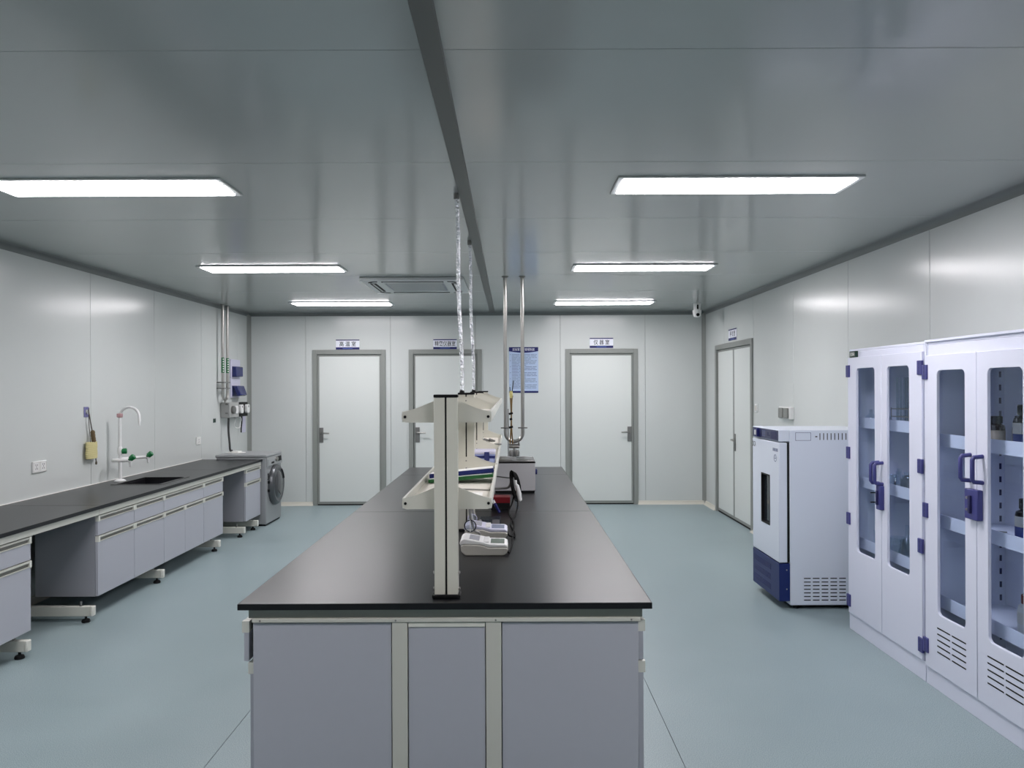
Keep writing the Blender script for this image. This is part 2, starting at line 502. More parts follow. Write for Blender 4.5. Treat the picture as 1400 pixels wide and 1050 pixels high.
def door(name, label, loc, rz, Wd, Hd, hand, leaves=1):
    d = T(name, label, 'door', loc, rz, kind='structure')
    fw = 0.062
    m_ = MB()
    h = Wd/2
    for s_ in (-1, 1):
        m_.box(s_*h, -0.018, 0, s_*(h-fw), 0.055, Hd)
    m_.box(-h+fw, -0.018, Hd-fw, h-fw, 0.055, Hd)
    P('door_frame', m_, alu_m, d, bevel=0.003)
    P('threshold_gap', MB().box(-h+fw, 0.012, 0.0, h-fw, 0.055, 0.016), dark_m, d)
    iw = h - fw - 0.003
    cuts = [(-iw, iw)] if leaves == 1 else [(-iw, -0.003), (0.003, iw)]
    for k, (a, b) in enumerate(cuts):
        L = P('door_leaf', MB().box(a+0.026, 0.006, 0.05, b-0.026, 0.05, Hd-fw-0.03), doorleaf_m, d, bevel=0.002, seg=1)
        e = MB()
        e.box(a, 0.009, 0.016, a+0.026, 0.05, Hd-fw-0.003).box(b-0.026, 0.009, 0.016, b, 0.05, Hd-fw-0.003)
        e.box(a+0.026, 0.009, 0.016, b-0.026, 0.05, 0.05).box(a+0.026, 0.009, Hd-fw-0.03, b-0.026, 0.05, Hd-fw-0.003)
        P('leaf_edge', e, alu_m, L)
        if leaves == 1:
            x = a+0.055 if hand < 0 else b-0.055
            lever(d, x, 0.985, -hand, 0.006)
    if leaves == 2:
        lever(d, 0.055, 0.96, 1, 0.006)
    return d
for i, (a, b) in enumerate(BD):
    lab = ['white door at the far wall, leftmost, lever handle on its left', 'white door at the far wall partly hidden behind the bench shelf',
           'white door at the far wall right of the blue notice, lever on its right'][i]
    door('door_%d' % (i+1), lab, ((a+b)/2, YB, 0), 0, b-a, BT, -1 if i < 2 else 1)
door('door_4', 'white double-leaf door in the right wall', (XR, (DR0+DR1)/2, 0), -PI/2, DR1-DR0, DRT, 1, leaves=2)

# ------------------------------------------------------------------ ceiling lights
def ceiling_light(x, y, label):
    t = T('ceiling_light', label, 'light', (x, y, ZC), 0, 'long flat ceiling lights')
    P('frame', MB().ring((-0.625, -0.165, 0.625, 0.165), rrect(-0.594, -0.136, 0.594, 0.136, 0.004, 1), 'z', -0.010, -0.0005), acw_m, t, bevel=0.002, seg=1)
    P('diffuser', MB().box(-0.593, -0.135, -0.015, 0.593, 0.135, -0.004), lamp_m, t, smooth=False)
    return t
LY = [3.985, 6.70, 9.45]
LXL, LXR = -2.085, 1.178
for i, y in enumerate(LY):
    for x, side in ((LXL, 'left'), (LXR, 'right')):
        row = ['nearest', 'middle', 'farthest'][i]
        ceiling_light(x, y, '%s of the three lit rectangular panels on the %s half of the ceiling' % (row, side))
for y in (1.27,):
    for x, side in ((LXL, 'left'), (LXR, 'right')):
        ceiling_light(x, y, 'lit panel out of frame %s the camera on the %s' % ('just before' if y > 0 else 'behind', side))

# ------------------------------------------------------------------ ceiling cassette air conditioner
ac = T('air_conditioner', 'square white cassette air conditioner set in the ceiling', 'air conditioner', (-0.94, 7.74, ZC))
P('panel_frame', MB().ring((-0.5, -0.5, 0.5, 0.5), rrect(-0.29, -0.29, 0.29, 0.29, 0.03), 'z', -0.034, 0), acw_m, ac, bevel=0.01)
gr = P('intake_grille', MB().box(-0.288, -0.288, -0.028, 0.288, 0.288, -0.001), grille_m, ac)
m_ = MB()
for k in range(17):
    y = -0.26 + k*0.0325
    m_.box(-0.27, y, -0.034, 0.27, y+0.012, -0.027)
P('slats', m_, acw_m, gr)
for k in range(4):
    c, s_ = math.cos(k*PI/2), math.sin(k*PI/2)
    m_ = MB()
    pts = [(-0.30, -0.43), (0.30, -0.43), (0.30, -0.37), (-0.30, -0.37)]
    m_.prism([(c*x-s_*y, s_*x+c*y) for x, y in pts], 'z', -0.037, -0.03, 0)
    o = P('air_outlet', m_, dark_m, ac)
    m2 = MB(); pts = [(-0.29, -0.408), (0.29, -0.408), (0.29, -0.392), (-0.29, -0.392)]
    m2.prism([(c*x-s_*y, s_*x+c*y) for x, y in pts], 'z', -0.041, -0.036)
    P('louvre', m2, acw_m, o)
    # curved corner slot
    m3 = MB()
    ip = [(-0.40 - 0.03*math.cos(a), -0.40 - 0.03*math.sin(a)) for a in [PI*0.05*i for i in range(11)]]
    a3 = [(-0.34 + 0.10*math.cos(a), -0.34 + 0.10*math.sin(a)) for a in [PI + PI/2*i/6 for i in range(7)]]
    b3 = [(-0.34 + 0.065*math.cos(a), -0.34 + 0.065*math.sin(a)) for a in [PI + PI/2*i/6 for i in range(7)]]
    m3.prism([(c*x-s_*y, s_*x+c*y) for x, y in a3 + b3[::-1]], 'z', -0.037, -0.03)
    P('corner_slot', m3, dark_m, ac)

# ------------------------------------------------------------------ security camera
sc_ = T('security_camera', 'small white security camera hanging from the ceiling in the far right corner', 'camera', (2.385, 9.63, ZC))
P('mount', MB().lathe([(0.05, 0), (0.05, -0.012), (0.046, -0.05), (0.044, -0.085)], seg=20), white_m, sc_)
hd = P('head', MB().lathe([(0.055, -0.085), (0.056, -0.10), (0.05, -0.14), (0.038, -0.168), (0.0, -0.178)], seg=20), white_m, sc_)
P('lens', MB().lathe([(0.018, -0.058), (0.022, -0.044), (0.0, -0.02)], c=(0, 0, -0.145), seg=14, axis='y'), black_m, hd)
P('slot', MB().box(-0.012, -0.053, -0.075, 0.006, -0.04, -0.02), black_m, sc_)

# ================================================================== LEFT WALL BENCH
BX, BZ = -2.945, 0.80                        # front edge and top of the worktop
BY0, BY1 = 3.42, 9.0
SK = (-3.46, 6.64, -3.08, 7.17)              # sink cut-out x0,y0,x1,y1
wt = T('worktop', 'long black worktop on the bench along the left wall', 'worktop', (BX, BY0, BZ))
def wbx(m_, x0, y0, x1, y1, z0=-0.026, z1=0.0, m=0):
    return m_.box(x0-BX, y0-BY0, z0, x1-BX, y1-BY0, z1, m)
e = 0.001
m_ = MB(); wbx(m_, XL+0.004, BY0, BX, 5.45-e); P('slab', m_, slab_m, wt, bevel=0.0025)
m_ = MB().ring((XL+0.004-BX, 5.45+e-BY0, 0, 7.85-e-BY0), [(SK[2]-BX, SK[3]-BY0), (SK[0]-BX, SK[3]-BY0), (SK[0]-BX, SK[1]-BY0), (SK[2]-BX, SK[1]-BY0)], 'z', -0.026, 0.0)
P('slab', m_, slab_m, wt, bevel=0.0025)
m_ = MB(); wbx(m_, XL+0.004, 7.85+e, BX, BY1); P('slab', m_, slab_m, wt, bevel=0.0025)
m_ = MB(); wbx(m_, BX-0.0006, BY0, BX+0.0012, BY1, -0.0245, -0.0012); P('front_edge', m_, slabedge_m, wt)
m_ = MB(); wbx(m_, XL, BY0, XL+0.008, BY1, -0.004, 0.006); P('sealant', m_, paper_m, wt)
# sink
sk = T('sink', 'black undermounted sink in the left worktop below the tap', 'sink', ((SK[0]+SK[2])/2, (SK[1]+SK[3])/2, BZ))
hx, hy = (SK[2]-SK[0])/2, (SK[3]-SK[1])/2
m_ = MB()
m_.box(-hx+0.001, -hy+0.001, -0.28, hx-0.001, hy-0.001, -0.27)
m_.box(-hx+0.001, -hy+0.001, -0.27, -hx+0.01, hy-0.001, -0.012).box(hx-0.01, -hy+0.001, -0.27, hx-0.001, hy-0.001, -0.012)
m_.box(-hx+0.01, -hy+0.001, -0.27, hx-0.01, -hy+0.01, -0.012).box(-hx+0.01, hy-0.01, -0.27, hx-0.01, hy-0.001, -0.012)
P('basin', m_, slabedge_m, sk)
P('drain', MB().lathe([(0.045, -0.27), (0.045, -0.266), (0.03, -0.266), (0.0, -0.268)], seg=20), dsteel_m, sk)
P('rim', MB().ring((-hx-0.03, -hy-0.03, hx+0.03, hy+0.03), rrect(-hx+0.002, -hy+0.002, hx-0.002, hy-0.002, 0.01), 'z', 0.0002, 0.003), slab_m, sk)

# triple outlet laboratory tap
tp = T('lab_tap', 'white three-outlet lab tap with green knobs beside the sink', 'tap', (-3.55, 6.89, BZ))
P('base', MB().lathe([(0.05, 0), (0.05, 0.006), (0.03, 0.018), (0.018, 0.022)], seg=20), white_m, tp)
pole = MB().cyl((0, 0, 0.018), (0, 0, 0.61), 0.014, seg=14)
pole.lathe([(0.02, 0.24), (0.022, 0.25), (0.022, 0.29), (0.018, 0.31), (0.014, 0.315)], seg=14)
P('pole', pole, white_m, tp)
neck = [(0, 0, 0.60)] + arc((0.088, 0.0, 0.585), 0.088, PI, 0.12, 14) + [(0.178, 0, 0.545)]
P('gooseneck', MB().tube(neck, 0.012, 12), white_m, tp)
P('nozzle', MB().cyl((0.178, 0, 0.55), (0.178, 0, 0.505), 0.012, 0.005, seg=12), white_m, tp)
P('collar', MB().box(-0.019, -0.024, 0.58, 0.019, 0.024, 0.616), pink_m, tp, bevel=0.006, label='faded red collar')
def knob(p0, d, n='knob'):
    v = Vector(p0); d = Vector(d).normalized()
    m_ = MB().tube([v, v + d*0.012, v + d*0.016, v + d*0.052, v + d*0.058], [0.014, 0.014, 0.024, 0.026, 0.02], 12)
    return P(n, m_, green_m, tp, label='green knob')
knob((0, 0, 0.27), (0.85, 0.35, 0.05))
for s_ in (-1, 1):
    ye = -0.115 if s_ < 0 else 0.22
    path = [(0, 0, 0.195), (-0.03, s_*0.06, 0.195), (0.0, s_*0.11, 0.196), (0.06, s_*0.13 if s_ < 0 else 0.19, 0.198), (0.14, ye, 0.2)]
    a = P('side_arm', MB().tube(spline(path, 6), 0.0135, 12), white_m, tp)
    v = Vector(path[-1])
    P('spout', MB().tube([v, v+Vector((0.012, 0, -0.02)), v+Vector((0.012, 0, -0.05)), v+Vector((0.012, 0, -0.06))], [0.013, 0.013, 0.009, 0.005], 12), white_m, a)
    knob(v + Vector((0, 0, 0.002)), (0.75, 0.1, 0.62))

# ------------------------------------------------------------------ base cabinets
# local: x along the width, front at y=0 facing -y, z=0 at the cabinet's underside
GH = 0.040                                    # height of the grip rail along the top of a front
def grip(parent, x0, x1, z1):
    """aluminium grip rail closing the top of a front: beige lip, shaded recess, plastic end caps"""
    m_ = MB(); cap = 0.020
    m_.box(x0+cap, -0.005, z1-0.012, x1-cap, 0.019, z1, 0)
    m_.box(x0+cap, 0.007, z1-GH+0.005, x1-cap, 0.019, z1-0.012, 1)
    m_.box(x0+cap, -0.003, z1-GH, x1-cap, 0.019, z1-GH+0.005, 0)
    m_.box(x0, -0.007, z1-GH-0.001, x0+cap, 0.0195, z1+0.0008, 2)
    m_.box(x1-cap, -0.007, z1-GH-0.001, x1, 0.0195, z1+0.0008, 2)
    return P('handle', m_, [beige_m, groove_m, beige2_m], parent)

def cabinet(label, loc, rz, Wd, Hh, D, zsplit, doors=1, drawers=1, group=None, cat='cabinet', name='base_cabinet', pull=0.0, false=False):
    t = T(name, label, cat, loc, rz, group)
    h = Wd/2; g = 0.0015
    m_ = MB()
    m_.box(-h, 0.0205, 0, -h+0.018, D, Hh).box(h-0.018, 0.0205, 0, h, D, Hh)
    m_.box(-h+0.018, 0.0205, 0, h-0.018, D, 0.018).box(-h+0.018, D-0.01, 0.018, h-0.018, D, Hh)
    if not false:
        m_.box(-h+0.018, 0.0205, Hh-0.018, h-0.018, D-0.01, Hh)
        m_.box(-h+0.018, 0.03, zsplit-0.01, h-0.018, D-0.01, zsplit+0.008)
    P('carcass', m_, carc_m, t)
    wd = Wd/drawers; pk = drawers-1
    for k in range(drawers):
        a, b = -h+k*wd+g, -h+(k+1)*wd-g
        y = -pull if k == pk else 0.0
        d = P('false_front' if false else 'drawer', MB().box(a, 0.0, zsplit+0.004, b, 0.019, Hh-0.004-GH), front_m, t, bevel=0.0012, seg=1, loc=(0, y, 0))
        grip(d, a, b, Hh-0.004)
        if pull and k == pk:
            bx = MB().box(a+0.03, 0.019, zsplit+0.03, a+0.042, 0.30, zsplit+0.1).box(b-0.042, 0.019, zsplit+0.03, b-0.03, 0.30, zsplit+0.1)
            bx.box(a+0.042, 0.019, zsplit+0.03, b-0.042, 0.30, zsplit+0.036)
            P('drawer_box', bx, dsteel_m, d)
    wd = Wd/doors
    for k in range(doors):
        a, b = -h+k*wd+g, -h+(k+1)*wd-g
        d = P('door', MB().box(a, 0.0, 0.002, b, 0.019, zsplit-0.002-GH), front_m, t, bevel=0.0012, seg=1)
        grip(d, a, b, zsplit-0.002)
    return t

CZ, CH, ZS = 0.146, 0.584, 0.434
CX = -2.965
GB = 'base cabinets under the left worktop'
for y0, y1, dr, do, lab, ff in (
        (4.15, 4.68, 1, 1, 'grey bench cabinet at the left edge of the picture', False),
        (5.44, 5.97, 1, 1, 'grey bench cabinet with its end panel facing the near knee space', False),
        (5.972, 6.48, 1, 1, 'grey single-door bench cabinet just before the wide sink cabinet', False),
        (6.482, 7.32, 1, 2, 'wide grey two-door bench cabinet below the sink', True),
        (7.322, 7.81, 1, 1, 'grey single-door bench cabinet just beyond the sink cabinet', False),
        (8.49, 8.985, 1, 1, 'grey bench cabinet at the far end beside the washing machine', False)):
    cabinet(lab, (CX, (y0+y1)/2, CZ), PI/2, y1-y0, CH, 0.45, ZS, do, dr, GB, false=ff)

# steel bench frame with C-shaped feet
fr = T('bench_underframe', 'beige steel frame with flat feet carrying the left bench', 'bench frame', (CX, BY0, 0))
def fb(x0, y0, z0, x1, y1, z1): return MB().box(x0-CX, y0-BY0, z0, x1-CX, y1-BY0, z1)
P('apron_rail', fb(-2.985, BY0+0.02, 0.733, -2.955, 5.438, 0.774), beige_m, fr)
P('apron_rail', fb(-2.985, 5.441, 0.733, -2.955, 7.808, 0.774), beige_m, fr)
P('apron_rail', fb(-2.985, 7.811, 0.733, -2.955, 8.98, 0.774), beige_m, fr)
P('rear_rail', fb(-3.56, BY0+0.02, 0.69, -3.52, 8.98, 0.774), beige_m, fr)
for y in (3.6, 4.60, 5.32, 6.39, 7.63, 8.35, 8.78):
    L = P('leg', MB().box(-3.57-CX, y-0.02-BY0, 0.045, -2.945-CX, y+0.02-BY0, 0.112), beige_m, fr, bevel=0.003)
    P('end_cap', MB().box(-2.945-CX, y-0.021-BY0, 0.044, -2.925-CX, y+0.021-BY0, 0.113), beige2_m, L, bevel=0.006)
    P('upright', MB().box(-3.56-CX, y-0.02-BY0, 0.112, -3.50-CX, y+0.02-BY0, 0.774), beige_m, L)
    P('spacer', MB().cyl((-3.02-CX, y-BY0, 0.112), (-3.02-CX, y-BY0, 0.146), 0.008, seg=10), dsteel_m, L)
    for x in (-2.985, -3.50):
        P('levelling_foot', MB().lathe([(0.027, 0.0), (0.029, 0.008), (0.024, 0.02), (0.008, 0.026), (0.008, 0.046)], c=(x-CX, y-BY0, 0), seg=14), black_m, L)

# ------------------------------------------------------------------ washing machine (front faces +x)
wm = T('washing_machine', 'silver front-loading washing machine at the end of the left bench', 'washing machine', (-2.9, 9.305, 0), PI/2)
P('cabinet_body', MB().box(-0.295, 0.004, 0.02, 0.295, 0.60, 0.815), silver_m, wm, bevel=0.012)
P('top_lid', MB().box(-0.298, -0.004, 0.815, 0.298, 0.61, 0.85), silver_m, wm, bevel=0.012, seg=3)
P('control_fascia', MB().prism([(0.004, 0.70), (-0.012, 0.71), (-0.006, 0.815), (0.01, 0.815)], 'x', -0.29, 0.29), silver_m, wm)
P('display', MB().obox((0.18, -0.0105, 0.768), (0.14, 0.006, 0.06), (-0.06, 0, 0)), black_m, wm)
P('dial', MB().lathe([(0.028, 0.0), (0.028, -0.02), (0.02, -0.024), (0, -0.024)], c=(0.05, -0.008, 0.77), seg=18, axis='y'), steel_m, wm)
P('drawer_front', MB().obox((-0.18, -0.0115, 0.755), (0.17, 0.006, 0.07), (-0.06, 0, 0)), silver_m, wm)
P('button_row', MB().obox((-0.1, -0.015, 0.742), (0.1, 0.006, 0.022), (-0.06, 0, 0)), black_m, wm)
dr_ = P('door', MB().lathe([(0.245, 0.006), (0.247, -0.02), (0.235, -0.045), (0.205, -0.058), (0.178, -0.05)], c=(0.02, 0, 0.46), seg=40, axis='y'), dsilver_m, wm)
P('door_glass', MB().lathe([(0.182, -0.045), (0.15, -0.062), (0.08, -0.074), (0.0, -0.078)], c=(0.02, 0, 0.46), seg=32, axis='y'), mat('smoky_door_glass', (60, 63, 66), rough=0.06, spec=0.8), dr_)
P('door_grip', MB().tube(arc((0.02, -0.052, 0.46), 0.20, 0.3, 1.1, 8), 0.014, 8), black_m, dr_)
P('hinge', MB().box(-0.24, -0.02, 0.50, -0.215, 0.004, 0.53).box(-0.24, -0.02, 0.40, -0.215, 0.004, 0.43), black_m, wm)
P('latch_mark', MB().tube([(-0.235, -0.001, 0.62), (-0.225, -0.001, 0.60), (-0.225, -0.001, 0.56), (-0.245, -0.001, 0.55)], 0.006, 6), black_m, wm)
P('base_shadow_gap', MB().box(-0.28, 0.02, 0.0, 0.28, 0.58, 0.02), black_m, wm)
cl = MB().prism([(-0.10, -0.06), (0.07, -0.09), (0.13, 0.02), (0.05, 0.08), (-0.06, 0.07)], 'z', 0.0, 0.006)
cl.prism([(-0.03, -0.03), (0.06, -0.05), (0.08, 0.02), (0.0, 0.04)], 'z', 0.006, 0.02)
S('folded_cloth', cl, paper_m, 'white folded cloth lying on top of the washing machine', 'cloth', (-3.40, 9.35, 0.85), bevel=0.003)

# ------------------------------------------------------------------ left wall: sockets, hook and brushes
def socket_plate(name, label, y, z, double):
    t = T(name, label, 'socket', (XL, y, z), PI/2, 'white wall sockets above the left worktop')
    wdt = 0.172 if double else 0.118
    P('face_plate', MB().box(-wdt/2, -0.013, -0.044, wdt/2, 0, 0.044), white_m, t, bevel=0.004)
    for cx in ((-0.043, 0.043) if double else (0.0,)):
        m_ = MB()
        m_.box(cx-0.012, -0.0137, 0.010, cx-0.008, -0.012, 0.022).box(cx+0.008, -0.0137, 0.010, cx+0.012, -0.012, 0.022)
        m_.obox((cx-0.010, -0.0132, -0.014), (0.004, 0.0012, 0.013), (0, 0.5, 0)).obox((cx+0.010, -0.0132, -0.014), (0.004, 0.0012, 0.013), (0, -0.5, 0))
        m_.box(cx-0.002, -0.0137, -0.004, cx+0.002, -0.012, 0.007)
        P('socket_holes', m_, ink_m, t)
        P('module_edge', MB().ring((cx-0.036, -0.037, cx+0.036, 0.037), rrect(cx-0.034, -0.035, cx+0.034, 0.035, 0.003, 2), 'y', -0.0142, -0.0128), offw_m, t)
    return t
socket_plate('wall_socket', 'white double wall socket near the left edge, above the worktop', 5.89, 1.036, True)
socket_plate('wall_socket', 'white single wall socket between the lab tap and the washing machine', 8.90, 1.028, False)

hk = T('wall_hook', 'small grey-violet adhesive hook plate on the left wall', 'hook', (XL, 6.555, 1.44), PI/2)
P('plate', MB().box(-0.036, -0.004, -0.045, 0.036, 0, 0.045), mat('greyviolet_plastic', (112, 112, 158), rough=0.4), hk, bevel=0.003)
P('hook', MB().lathe([(0.016, -0.004), (0.016, -0.012), (0.006, -0.016)], c=(0, 0, 0.004), seg=16, axis='y').tube([(0, -0.008, -0.01), (0, -0.022, -0.022), (0, -0.03, -0.012)], 0.004, 8), white_m, hk)
def rad_brush(path, rad, n, seg=14):
    v = spline(path, n); rr = [rad*(0.9 + 0.2*R.random()) for _ in v]
    rr[0] = rad*0.5; rr[-1] = rad*0.5
    return MB().tube(v, rr, seg)
b1 = T('bottle_brush', 'small brown twisted-wire brush hanging from the wall hook', 'brush', (XL+0.05, 6.545, 1.43), PI/2)
P('wire', MB().tube(spline([(0.0, 0.025, 0.032), (0.014, 0.02, -0.04), (0.032, 0.01, -0.15), (0.05, 0.008, -0.20), (0.07, 0.008, -0.30), (0.09, 0.008, -0.43)], 6), 0.0045, 8), wire_m, b1)
P('bristles', rad_brush([(0.035, 0.008, -0.15), (0.043, 0.008, -0.2), (0.058, 0.008, -0.255)], 0.019, 5), brown_m, b1)
P('tip', MB().lathe([(0.0, -0.455), (0.008, -0.45), (0.008, -0.43), (0.0, -0.42)], c=(0.092, 0.008, 0), seg=10), mat('dark_brush_tip', (84, 76, 56), rough=0.6), b1)
b2 = T('bottle_brush', 'wide pale yellow brush hanging below the small brown one', 'brush', (XL+0.028, 6.525, 1.445), PI/2)
P('wire', MB().tube(spline([(0.03, 0.004, 0.032), (0.032, 0.004, -0.1), (0.05, 0.002, -0.28)], 6), 0.003, 8), wire_m, b2)
m_ = MB()
for k in range(9):
    z = -0.275 - 0.016*k; rr = 0.084 + 0.006*R.random()
    m_.lathe([(0.02, z-0.0075), (rr*0.95, z-0.0085), (rr, z), (rr*0.95, z+0.008), (0.02, z+0.0075)], c=(0.062, 0, 0), seg=16)
b = P('bristles', m_, sponge_m, b2); b.scale = (1, 0.28, 1)

# ------------------------------------------------------------------ left wall: gas pipes with U bend and valve manifold
gp = T('gas_pipes', 'pair of steel pipes with U bend on the left wall above the washing machine', 'pipe', (-3.60, 9.575, 0))
def U(y0, y1, ztop, zb, x=0.0):
    r = (y1-y0)/2; c = (y0+y1)/2
    return [(x, y0, ztop), (x, y0, zb+r+0.06)] + arc((x, c, zb+r), r, PI, 2*PI, 12, 'yz') + [(x, y1, zb+r+0.06), (x, y1, ztop)]
P('pipe', MB().tube(U(-0.075, 0.085, ZC, 1.50), 0.018, 14), steel_m, gp)
for y in (-0.075, 0.085):
    P('ceiling_flange', MB().lathe([(0.03, ZC), (0.03, ZC-0.008), (0.019, ZC-0.012)], c=(0, y, 0), seg=16), dsteel_m, gp)
    fl_ = MB().lathe([(0.0186, 1.84), (0.0186, 2.03)], c=(0, y, 0), seg=14)
    st_ = P('green_sticker', fl_, green_m, gp, label='green sticker with white marks')
    mk = MB()
    for k in range(6):
        mk.obox((0.012, y-0.0145, 1.86+0.03*k), (0.014, 0.002, 0.016), (0, 0, 0.7))
    P('marks', mk, paper_m, st_)
for z in (1.72, 1.645):
    m_ = MB().box(-0.07, -0.10, z-0.007, -0.0, -0.05, z+0.007).box(-0.024, -0.105, z-0.008, 0.024, 0.115, z+0.008)
    P('bracket', m_, dsteel_m, gp, bevel=0.002)
P('stem', MB().cyl((0, 0.005, 1.51), (0, 0.005, 1.462), 0.014, seg=12), steel_m, gp)

vb = T('valve_manifold', 'grey valve box with round knob and two white cartridges below the pipes', 'valve box', (XL, 9.62, 1.27), PI/2)
P('box', MB().box(-0.03, -0.12, 0.0, 0.30, -0.004, 0.195), mat('box_grey', (168, 170, 168), rough=0.4), vb, bevel=0.006)
P('knob', MB().lathe([(0.05, -0.12), (0.05, -0.15), (0.036, -0.16), (0.0, -0.162)], c=(0.06, 0, 0.10), seg=22, axis='y'), dsteel_m, vb)
P('inspection_cover', MB().prism(rrect(0.15, 0.05, 0.25, 0.15, 0.03), 'y', -0.132, -0.12), white_m, vb)
P('clamp', MB().box(-0.06, -0.10, 0.165, 0.05, -0.075, 0.185).box(-0.06, -0.10, 0.05, 0.05, -0.075, 0.07), dsteel_m, vb)
P('cartridge_rack', MB().box(0.31, -0.10, 0.0, 0.69, -0.004, 0.19), black_m, vb, bevel=0.004)
for x in (0.335, 0.57):
    c_ = P('cartridge', MB().prism(rrect(x, 0.045, x+0.105, 0.16, 0.03), 'y', -0.135, -0.10), white_m, vb, bevel=0.004)
    P('mark', MB().box(x+0.045, -0.137, 0.12, x+0.065, -0.134, 0.145), ink_m, c_)
cord = []
for k in range(25):
    a = 2*PI*k/24
    cord.append((0.42 + 0.13*math.cos(a+1.3), -0.06 + 0.01*math.sin(3*a), -0.075 + 0.075*math.sin(a+1.3)))
P('white_cord', MB().tube(cord, 0.006, 6), white_m, vb, label='looped white cord')
P('black_cord', MB().tube(spline([(0.60, -0.05, 0.01), (0.605, -0.05, -0.06), (0.58, -0.05, -0.16), (0.575, -0.05, -0.22)], 5), 0.009, 8), black_m, vb)
S('water_hose', MB().tube(spline([(0, 0, 1.275), (0.0, -0.005, 1.1), (0.012, 0.0, 0.95), (0.02, 0.0, 0.86), (0.03, 0.03, 0.852)], 8), 0.013, 10), mat('dark_hose', (58, 60, 60), rough=0.5),
  'dark hose running from the valve box down to the washing machine', 'hose', (-3.575, 9.62, 0))
def wet_socket(z, label, tilt):
    t = T('waterproof_socket', label, 'socket', (XL, 10.085, z), PI/2, 'blue covered sockets on the left wall')
    P('base_plate', MB().box(-0.165, -0.022, -0.12, 0.165, 0, 0.132), lilac_m, t, bevel=0.005)
    P('cover', MB().obox((-0.02, -0.055 - tilt*0.1, -0.03), (0.25, 0.055, 0.135), (-tilt, 0, 0)), bluecov_m, t, bevel=0.012)
    P('rim', MB().box(-0.14, -0.030, -0.10, 0.10, -0.022, 0.04), bluecov_m, t)
wet_socket(1.895, 'upper blue-covered socket right of the steel pipes', 0.0)
wet_socket(1.64, 'lower blue-covered socket with its flap ajar, above the valve box', 0.35)
S('wall_notice', MB().box(0, -0.08, -0.17, 0.004, 0.08, 0.17), lilac_m, 'narrow white notice on the left wall below the valve box', 'notice', (XL, 10.42, 1.21))
S('wall_tag', MB().box(0, -0.04, -0.025, 0.003, 0.04, 0.025), greylab_m, 'small green tag on the left wall beside the hose', 'tag', (XL, 9.40, 1.245))

# ================================================================== BACK WALL: signs and notice
def room_sign(x, z, chars, label, loc=None, rz=0, squeeze=0.2):
    t = T('door_sign', label, 'sign', loc or (x, YB, z), rz, 'room name signs above the doors')
    P('plate', MB().box(-0.165, -0.006, -0.07, 0.165, 0, 0.07), signw_m, t, bevel=0.001, seg=1)
    P('top_band', MB().box(-0.165, -0.0072, 0.056, 0.165, -0.0058, 0.07), signblue_m, t)
    bb = P('bottom_band', MB().box(-0.165, -0.0072, -0.07, 0.165, -0.0058, -0.038), signblue_m, t)
    P('bottom_print', MB().box(-0.07, -0.0078, -0.058, 0.07, -0.0070, -0.050), signlb_m, bb)
    text('lettering', chars, 0.075, ink_m, t, (0, -0.0066, 0.010), (PI/2, 0, 0), squeeze, bold=0.0007)
room_sign(-2.27, 2.253, '高 温 室', 'small sign reading 高温室 above the leftmost far door', squeeze=0.23)
room_sign(-0.905, 2.253, '精密仪器室', 'small sign reading 精密仪器室 above the middle far door', squeeze=0.29)
room_sign(1.287, 2.262, '仪 器 室', 'small sign reading 仪器室 above the right-hand far door', squeeze=0.22)
room_sign(0, 0, '更 衣 室', 'small blue and white sign above the double door in the right wall', loc=(XR, 9.29, 2.28), rz=-PI/2, squeeze=0.21)

po = T('wall_notice_board', 'blue laboratory rules notice on the far wall behind the steel pipes', 'poster', (0.195, YB, 1.888))
P('sheet', MB().box(-0.205, -0.006, -0.32, 0.205, 0, 0.32), posterb_m, po)
hdr = [(-0.205, 0.32), (-0.205, 0.262)] + [(-0.205+0.41*i/10, 0.262 - 0.022*math.sin(PI*i/10)) for i in range(1, 10)] + [(0.205, 0.262), (0.205, 0.32)]
P('header', MB().prism(hdr, 'y', -0.0075, -0.0058), signblue_m, po)
P('footer', MB().box(-0.205, -0.0075, -0.32, 0.205, -0.0058, -0.295), signblue_m, po)
text('header_lettering', '实验室安全管理制度', 0.04, signw_m, po, (0, -0.0078, 0.287), (PI/2, 0, 0), 0.31)
m_ = MB()
for k in range(23):
    z = 0.215 - k*0.0212
    x = -0.165; end = 0.185 if k % 4 != 3 else 0.02 + 0.12*R.random()
    while x < end - 0.02:
        l = 0.03 + 0.08*R.random()
        m_.box(x, -0.0072, z-0.0033, min(x+l, end), -0.0058, z+0.0033)
        x += l + 0.008
    if k % 4 == 0: m_.box(-0.19, -0.0072, z-0.004, -0.18, -0.0058, z+0.004)
o = P('text_lines', m_, greyink_m, po, smooth=False); o['kind'] = 'stuff'

# right wall fittings
t = T('light_switch', 'small white switch on the right wall beside the double door', 'switch', (XR, 8.40, 1.40), -PI/2)
P('plate', MB().box(-0.043, -0.012, -0.045, 0.043, 0, 0.045), white_m, t, bevel=0.004)
P('rocker', MB().box(-0.025, -0.018, -0.03, 0.025, -0.011, 0.03), offw_m, t, bevel=0.003)
t = T('wall_socket', 'white double socket box with grey covers above the incubator', 'socket', (XR, 7.44, 1.378), -PI/2)
P('box', MB().box(-0.15, -0.045, -0.06, 0.15, 0, 0.06), white_m, t, bevel=0.006)
for x in (-0.07, 0.07):
    P('cover', MB().box(x-0.056, -0.062, -0.05, x+0.056, -0.045, 0.05), mat('grey_cover', (122, 124, 120), rough=0.3), t, bevel=0.006)

